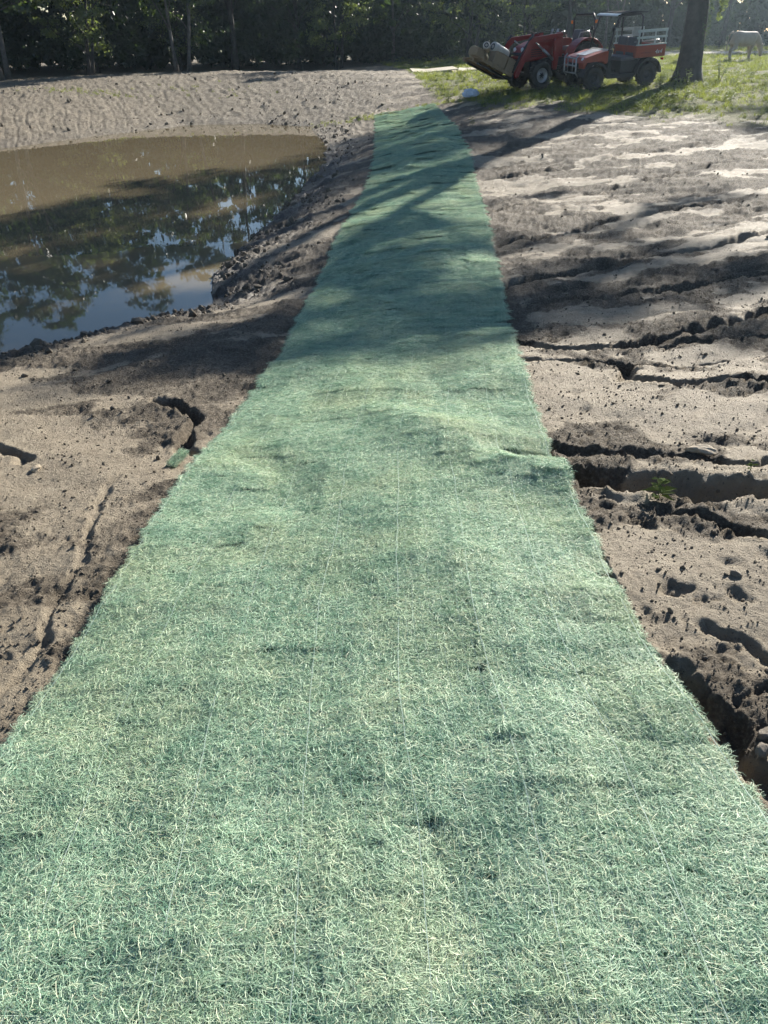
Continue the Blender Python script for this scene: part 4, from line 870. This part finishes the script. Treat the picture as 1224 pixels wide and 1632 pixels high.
# ------------------------------------------------------------------ cow
def cow():
    HIDE = pmat('cream_hide', (.40, .34, .27), (.30, .25, .20), 4, .8, bump=.2, bscale=60); HORN = pmat('hoof', (.09, .08, .07), None, 8, .6)
    o = empty('grazing_cow'); tag(o, 'cream cow grazing with its head down at the right edge of the grass', 'cow')
    bm = bmesh.new(); sk = bm.verts.layers.skin.verify(); vs_ = {}
    def v(k, p, rx, ry=None):
        q = bm.verts.new(p); vs_[k] = q; k = 1.32 if k in ('pel', 'loin', 'bar', 'chest', 'rump', 'with') else (1.25 if k in ('neck', 'poll', 'face', 'stl', 'str', 'shl', 'shr', 'knl', 'knr') else 1.12); q[sk].radius = (rx*k, (ry or rx)*k); return q
    def e(a, b): bm.edges.new((vs_[a], vs_[b]))
    v('pel', (-.58, 0, 1.08), .27, .29); v('rump', (-.78, 0, 1.12), .20, .22); v('loin', (-.25, 0, .95), .30, .34); v('bar', (.12, 0, .90), .31, .37); v('chest', (.48, 0, .96), .28, .33); v('with', (.70, 0, 1.04), .19, .25)
    v('neck', (.95, 0, .86), .13, .17); v('poll', (1.16, 0, .62), .105, .13); v('face', (1.24, 0, .42), .095, .105); v('muz', (1.29, 0, .22), .075, .075); v('nose', (1.30, 0, .13), .06, .06)
    for a, b in (('rump','pel'),('pel','loin'),('loin','bar'),('bar','chest'),('chest','with'),('with','neck'),('neck','poll'),('poll','face'),('face','muz'),('muz','nose')): e(a, b)
    for s, n in ((1, 'l'), (-1, 'r')):
        d = .14 if s > 0 else -.10
        v('st'+n, (-.62+d*.2, s*.17, .78), .15, .17); v('kn'+n, (-.52+d*.5, s*.18, .58), .10, .10); v('ho'+n, (-.76+d, s*.17, .40), .060, .065); v('fe'+n, (-.72+d, s*.17, .14), .043, .045); v('pa'+n, (-.69+d, s*.17, .03), .055, .06)
        for a, b in (('pel','st'+n),('st'+n,'kn'+n),('kn'+n,'ho'+n),('ho'+n,'fe'+n),('fe'+n,'pa'+n)): e(a, b)
        f = .10 if s > 0 else -.12
        v('sh'+n, (.55, s*.17, .80), .14, .17); v('el'+n, (.52+f*.4, s*.17, .62), .09, .10); v('ca'+n, (.55+f, s*.16, .36), .056, .06); v('pf'+n, (.55+f, s*.16, .13), .043, .045); v('hf'+n, (.58+f, s*.16, .03), .055, .06)
        for a, b in (('chest','sh'+n),('sh'+n,'el'+n),('el'+n,'ca'+n),('ca'+n,'pf'+n),('pf'+n,'hf'+n)): e(a, b)
    vs_['pel'][sk].use_root = True
    me = bpy.data.meshes.new('body'); bm.to_mesh(me); bm.free()
    b = obj('body', me, HIDE, o); md = b.modifiers.new('skin', 'SKIN'); md.use_smooth_shade = True; md.branch_smoothing = .6; sd = b.modifiers.new('sub', 'SUBSURF'); sd.levels = 2; sd.render_levels = 2
    for s in (1, -1):
        m = MB(); m.tube([(1.12, s*.09, .68), (1.10, s*.18, .69), (1.08, s*.27, .66), (1.07, s*.31, .63)], [.02, .05, .045, .01], 8); m.build('ear', HIDE, o, True)
        m = MB(); m.lathe([(.001, .012), (.016, .008), (.018, -.01)], (1.245, s*.088, .47), 'y', 8); m.build('eye', BLACKP, o, True)
        for px in (-.69+(.14 if s > 0 else -.10), .58+(.10 if s > 0 else -.12)):
            m = MB(); m.lathe([(.001, .075), (.05, .07), (.065, 0), (.001, 0)], (px+.01, s*(.17 if px < 0 else .16), 0), 'z', 10); m.build('hoof', HORN, o, True)
    m = MB(); m.tube([(-.78, 0, 1.26), (-.95, 0, 1.17), (-1.0, .02, .85), (-.99, .03, .55), (-.99, .03, .36)], [.05, .035, .024, .04, .014], 8); m.build('tail', HIDE, o, True)
    x, y = 17.55, 44.0; o.location = (x, y, gz(x, y)+.02); o.rotation_euler = (0, 0, rad(20)); o.scale = (.93,)*3
cow()
# ------------------------------------------------------------------ bag, boards
def crumpled_bag(x, y):
    g = np.random.default_rng(8); bm = bmesh.new(); bmesh.ops.create_icosphere(bm, subdivisions=4, radius=1)
    for q in bm.verts:
        p = q.co; n = float(fbm(np.array([p.x*2.2+p.z]), np.array([p.y*2.2-p.z]), 5, 3)[0]); r = abs(float(pn(np.array([p.x*5+p.z*3]), np.array([p.y*5-p.z*2]), 8)[0]))
        k = 1+.28*n-.22*r; q.co = Vector((p.x*.27*k, p.y*.18*k, max(p.z*.15*k+.09, .0)))
    me = bpy.data.meshes.new('plastic_bag'); bm.to_mesh(me); bm.free()
    o = obj('plastic_bag', me, pmat('bag_film', (.62, .68, .78), (.45, .52, .66), 6, .35)); o.location = (x, y, gz(x, y)+.01); tag(o, 'crumpled bluish white plastic bag on the weeds before the tractor', 'plastic bag')
crumpled_bag(2.80, 28.3)
for i, (x, y, L, W, rz, lab) in enumerate(((2.3, 39.6, 2.2, .9, .12, 'longer pale board lying on the bank rim left of the tractor'), (4.05, 39.9, 1.4, .8, -.15, 'shorter pale board lying on the rim beside the longer one'))):
    m = MB(); m.box((0, 0, .05), (L, W, .05), (0, rad(2), 0)); m.box((.2, .1, .11), (L*.7, W*.8, .04), (0, rad(-3), .2))
    o = m.build('board', pmat('pale_board%d' % i, (.60, .52, .38), (.48, .41, .30), 3, .8)); o.location = (x, y, gz(x, y)+.0); o.rotation_euler = (rad(6), 0, rz); tag(o, lab, 'board')
# ------------------------------------------------------------------ stones and clods
def stone_mesh(seed, sq=(1, .7, .5), sub=2, amp=.35, flat=None):
    bm = bmesh.new(); bmesh.ops.create_icosphere(bm, subdivisions=sub, radius=1)
    P = np.array([q.co[:] for q in bm.verts]); g = np.random.default_rng(seed)
    for k in range(7):                                     # facets
        n = g.normal(size=3); n /= np.linalg.norm(n); d = g.uniform(.55, .9); t = P @ n; P = P-np.outer(np.maximum(t-d, 0)*.85, n)
    P = P*(1+amp*.4*fbm(P[:, 0]*1.8+seed, P[:, 1]*1.8+P[:, 2]*1.5, seed, 2)[:, None])*np.array(sq)
    for q, p in zip(bm.verts, P): q.co = p
    me = bpy.data.meshes.new('stone'); bm.to_mesh(me); bm.free(); return me
STONE = pmat('tan_stone', (.44, .36, .25), (.30, .24, .17), 6, .8, bump=.4); STONE_G = pmat('grey_stone', (.20, .168, .128), (.12, .10, .078), 8, .85, bump=.4)
for i, (x, y, s, sq, lab, m) in enumerate((
    (1.535, 3.30, .085, (1, .42, .36), 'flat pale stone lying on the ridge above the widest gully', STONE),
    (1.40, 3.26, .030, (1, .6, .4), 'small pale stone just left of the flat pale stone', STONE),
    (1.245, 2.19, .022, (1, .8, .55), 'single clod of earth on the open mud right of the hoof marks', STONE_G),
    (1.005, 1.395, .026, (1, .7, .7), 'grey stone in the gully at the lower right blanket edge', STONE_G),
    (1.035, 1.345, .036, (.8, 1, .7), 'larger grey stone lowest in the gully at the right edge', STONE_G),
    (1.045, 1.455, .030, (1, .8, .6), 'rounded stone on the lip of the gully at the right edge', STONE_G),
    (-1.74, 3.38, .034, (1, .8, .42), 'whitish lump beside the short crack at the left edge', STONE),
)):
    o = obj('stone', stone_mesh(40+i, sq, 3), m); h = float(ground_d(np.array([x]), np.array([y]))[0]); o.location = (x, y, h+s*sq[2]*.55); o.scale = (s,)*3; o.rotation_euler = (0, 0, i*1.3); tag(o, lab, 'stone', 'stones on the mud')
SOILCLOD = pmat('clod_earth', (.20, .165, .12), (.09, .072, .053), 14, .95, bump=.5)
def make_clods():
    g = np.random.default_rng(31); var = []
    for k in range(7):
        me = stone_mesh(70+k, (1, .8, .62), 1, .5); me.materials.append(SOILCLOD); var.append(me)
    P, S = [], []
    def put(x, y, s):
        l, r = mat_edges(y); ok = (x < l-.01) | (x > r+.02) | (y > MAT_END+.3); x, y, s = x[ok], y[ok], s[ok]
        h = ground_d(x, y); ok = h > WATER-.03; x, y, s, h = x[ok], y[ok], s[ok], h[ok]; P.append(np.stack([x, y, h+s*.2], 1)); S.append(np.stack([s]*3, 1)*g.uniform(.75, 1.25, (len(s), 3)))
    # shore of the pond
    for i in range(len(POND)-1):
        a, b = POND[i], POND[i+1]; L = math.dist(a, b); n = int(L*(130 if a[1] < 13 else 55)) if i < 10 else int(L*6)
        t = g.random(n); d = .10+np.abs(g.normal(0, .48, n)) if a[1] < 9 else np.abs(g.normal(0, .5, n))-.03; cut = pn(a[0]+(b[0]-a[0])*t*1.0+d, (a[1]+(b[1]-a[1])*t)*1.3, 77)+.15 > g.random(n)*.8-.3; t, d, n = t[cut], d[cut], int(cut.sum()); ex, ey = (b[0]-a[0])/L, (b[1]-a[1])/L
        put(a[0]+(b[0]-a[0])*t+ey*d, a[1]+(b[1]-a[1])*t-ex*d, np.exp(g.normal(math.log(.017), .65, n)))
    # crumbs over the bare mud, gathered in patches
    n = 9000; y = .9*np.exp(g.random(n)*math.log(16/.9)); x = np.where(g.random(n) < .62, g.uniform(.75, 1.0, n)+g.random(n)**1.3*(.6*y+.9), -g.uniform(.75, 1.0, n)-g.random(n)*(.5*y+.6))
    k = (pn(x*1.6, y*1.6, 66)+.5*pn(x*5, y*5, 67)) > .08; x, y = x[k], y[k]; put(x, y, np.exp(g.normal(math.log(.0042), .5, len(x)))*(1+y*.10))
    n = 30000; y = .9*np.exp(g.random(n)**.9*math.log(7/.9)); x = np.where(g.random(n) < .6, .75+g.random(n)*(.55*y+.6), -.75-g.random(n)*(.5*y+.5))
    k = (sand_wash(x, y)*.55+.35*pn(x*4, y*4, 67)) < g.random(n)*.9; x, y = x[k], y[k]; put(x, y, np.exp(g.normal(math.log(.0027), .45, len(x)))*(1+y*.12))
    n = 260; y = g.uniform(24, 37, n); x = g.uniform(-14, 1, n); put(x, y, np.exp(g.normal(math.log(.035), .5, n)))
    P = np.concatenate(P); S = np.concatenate(S)
    o = scatter('mud_clods', P, g.uniform(0, 6.28, (len(P), 3)), np.minimum(S, .085), g.integers(0, 7, len(P)), var); tag(o, 'loose crumbs and clods of mud scattered over the bank', 'clods', kind='stuff')
make_clods()
# ------------------------------------------------------------------ grass and weeds
GRASS = leafmat('grass_blade', (.15, .19, .045), (.42, .48, .09), .6, .02); WEED = leafmat('weed_leaf', (.10, .14, .045), (.24, .31, .08), .5, .012)
def blade_tuft(seed, n, h, spread, w):
    g = np.random.default_rng(seed); V = []; F = []
    for k in range(n):
        a = g.random()*6.283; b = g.random()*6.283; r = spread*math.sqrt(g.random()); hh = h*g.uniform(.5, 1.15); ln = hh*g.uniform(.15, .75); x, y = r*math.cos(b), r*math.sin(b); ca, sa = math.cos(a), math.sin(a); i = len(V)
        for t in (0, .5, 1): 
            ww = w*(1-t*.85); cx, cy, cz = x+ca*ln*t*t, y+sa*ln*t*t, hh*(t-.15*t*t)
            V += [(cx-sa*ww, cy+ca*ww, cz), (cx+sa*ww, cy-ca*ww, cz)]
        F += [(i, i+1, i+3, i+2), (i+2, i+3, i+5, i+4)]
    me = mesh_np('grass_tuft', np.array(V), np.array(F)); me.materials.append(GRASS); return me
def weed_arrays(seed, h, n, leaf, stems=3):
    """upright stems and broad leaves"""
    g = np.random.default_rng(seed); mb = MB(); C = []; LV = []; LF = []
    for s in range(stems):
        a = g.random()*6.283; tip = Vector((math.cos(a)*h*.35*g.random(), math.sin(a)*h*.35*g.random(), h*g.uniform(.7, 1))); mid = tip*.5+Vector((0, 0, h*.06)); mb.tube([(0, 0, -.02), mid, tip], [h*.014, h*.010, h*.004], 4)
        for k in range(n):
            t = .15+.85*(k+.5)/n; p = (mid*(2*t) if t < .5 else mid.lerp(tip, 2*t-1)); b = k*2.4+a; L = leaf*g.uniform(.6, 1.2)*(1.1-.5*t); dr = Vector((math.cos(b), math.sin(b), g.uniform(-.1, .5))).normalized(); sd = Vector((-dr.y, dr.x, 0)).normalized(); i = len(LV)
            q = p+dr*L; LV += [p, p+dr*L*.45+sd*L*.26+Vector((0, 0, .03*L)), q+Vector((0, 0, -.22*L)), p+dr*L*.45-sd*L*.26+Vector((0, 0, .03*L))]; LF.append((i, i+1, i+2, i+3))
    return mb, LV, LF
def make_grass():
    g = np.random.default_rng(51); var = [blade_tuft(100+k, 16, .17, .10, .006) for k in range(5)]
    for k in range(4):
        mb, LV, LF = weed_arrays(120+k, .26, 7, .10, 3); me = bpy.data.meshes.new('low_weed'); me.from_pydata([tuple(q) for q in LV], [], LF); me.materials.append(WEED); var.append(me)
    P, S, I = [], [], []
    for y0, y1, n, sc in ((14, 24, 5200, .85), (22, 34, 9000, 1.0), (34, 54, 9500, 1.35), (54, 74, 2500, 2.0)):
        y = g.uniform(y0, y1, n); x = -2+g.random(n)*(.62*y+5); m = grass_mask(x, y)*(1-dirt_track(x, y)); k = g.random(n) < m*np.clip(.25+1.1*sst(-.5, .5, fbm(x*.9, y*.9, 82, 2)), 0, 1)*(1 if y0 > 20 else .75); x, y = x[k], y[k]
        P.append(np.stack([x, y, ground_d(x, y)-.01], 1)); s = sc*g.uniform(.55, 1.25, len(x)); S.append(np.stack([s, s, s*(.75 if y0 < 33 else .6)], 1)); w = (g.random(len(x)) < (.26 if y0 < 33 else .04)); I.append(np.where(w, g.integers(5, 9, len(x)), g.integers(0, 5, len(x))))
    # a few green tufts on the far bank and by the end of the blanket
    for cx, cy, r, n in ((-9.9, 31.0, .7, 60), (-11.4, 31.4, .9, 25), (-.9, 27.2, .9, 70), (-6.5, 32.5, 1.2, 30), (1.9, 27.9, .6, 60)):
        x = cx+g.normal(0, r, n); y = cy+g.normal(0, r*.5, n); P.append(np.stack([x, y, ground_d(x, y)-.01], 1)); s = g.uniform(.35, .75, n); S.append(np.stack([s]*3, 1)); I.append(g.integers(0, 6, n))
    P = np.concatenate(P); R = np.zeros_like(P); R[:, 2] = g.random(len(P))*6.283
    o = scatter('grass', P, R, np.concatenate(S), np.concatenate(I), var); tag(o, 'short patchy grass and low weeds round the vehicles', 'grass', kind='stuff')
make_grass()
STEM = pmat('weed_stem', (.14, .17, .06), (.10, .12, .045), 8, .7)
def weed(x, y, h, n, leaf, label, seed, stems=3, group='leafy weeds by the vehicles', name='weed'):
    mb, LV, LF = weed_arrays(seed, h, n, leaf, stems); o = empty(name, (x, y, float(ground_d(np.array([x]), np.array([y]))[0])), (0, 0, seed)); tag(o, label, 'weed', group)
    mb.build('stem', STEM, o, True); me = bpy.data.meshes.new('leaves'); me.from_pydata([tuple(q) for q in LV], [], LF); obj('leaves', me, WEED, o)
for i, (x, y, h, lab) in enumerate((
    (2.05, 27.6, .42, 'bright weed growing at the far right corner of the blanket'),
    (2.35, 27.2, .30, 'lower weed right beside the blanket corner weed'),
    (5.05, 26.3, .55, 'tall pale weed standing before the tractor front wheel'),
    (5.55, 25.9, .40, 'leafy weed between tractor wheel and utility vehicle wheel'),
    (6.35, 25.6, .38, 'weed in front of the utility vehicle front wheel'),
    (7.2, 25.8, .42, 'weed below the sill of the utility vehicle'),
    (8.05, 25.6, .55, 'bushy bright weed in front of the utility vehicle rear wheel'),
    (8.75, 26.3, .70, 'tallest shaded weed clump between rear wheel and big tree'),
    (9.25, 26.9, .55, 'shaded weed clump at the left foot of the big tree'),
    (10.85, 28.5, .85, 'thin upright dark weed just right of the big trunk'),
    (3.7, 27.3, .32, 'small weed right of the crumpled plastic bag'),
    (2.15, 20.8, .20, 'lone small weed on the bare soil right of the blanket'),
)): weed(x, y, h, 9 if h > .35 else 6, .15 if h > .35 else .10, lab, 200+i, 4 if h > .5 else 3)
weed(1.165, 2.80, .12, 6, .075, 'small green seedling growing on the lip of the widest gully', 230, 3, 'seedlings on the bare mud', 'seedling')
weed(1.62, 2.98, .06, 3, .035, 'faint sprig on the ridge right of the green seedling', 231, 3, 'seedlings on the bare mud', 'seedling')
weed(1.22, 1.72, .07, 4, .03, 'thin sprig on the mud at the lower right edge', 232, 3, 'seedlings on the bare mud', 'seedling')

# ------------------------------------------------------------------ air: thin, forward-scattering haze round everything
def haze():
    m = MB(); m.box((0, 45, 9.0), (170, 130, 22.0)); t = bpy.data.materials.new('haze_air'); t.use_nodes = True; n = t.node_tree.nodes; n.remove(n['Principled BSDF'])
    v = n.new('ShaderNodeVolumePrincipled'); v.inputs['Color'].default_value = (.66, .84, 1, 1); v.inputs['Density'].default_value = .00052; v.inputs['Anisotropy'].default_value = .80
    t.node_tree.links.new(v.outputs[0], n['Material Output'].inputs['Volume'])
    tag(m.build('haze', t), 'thin pale haze in the low sunlight', 'haze', kind='stuff')
haze()
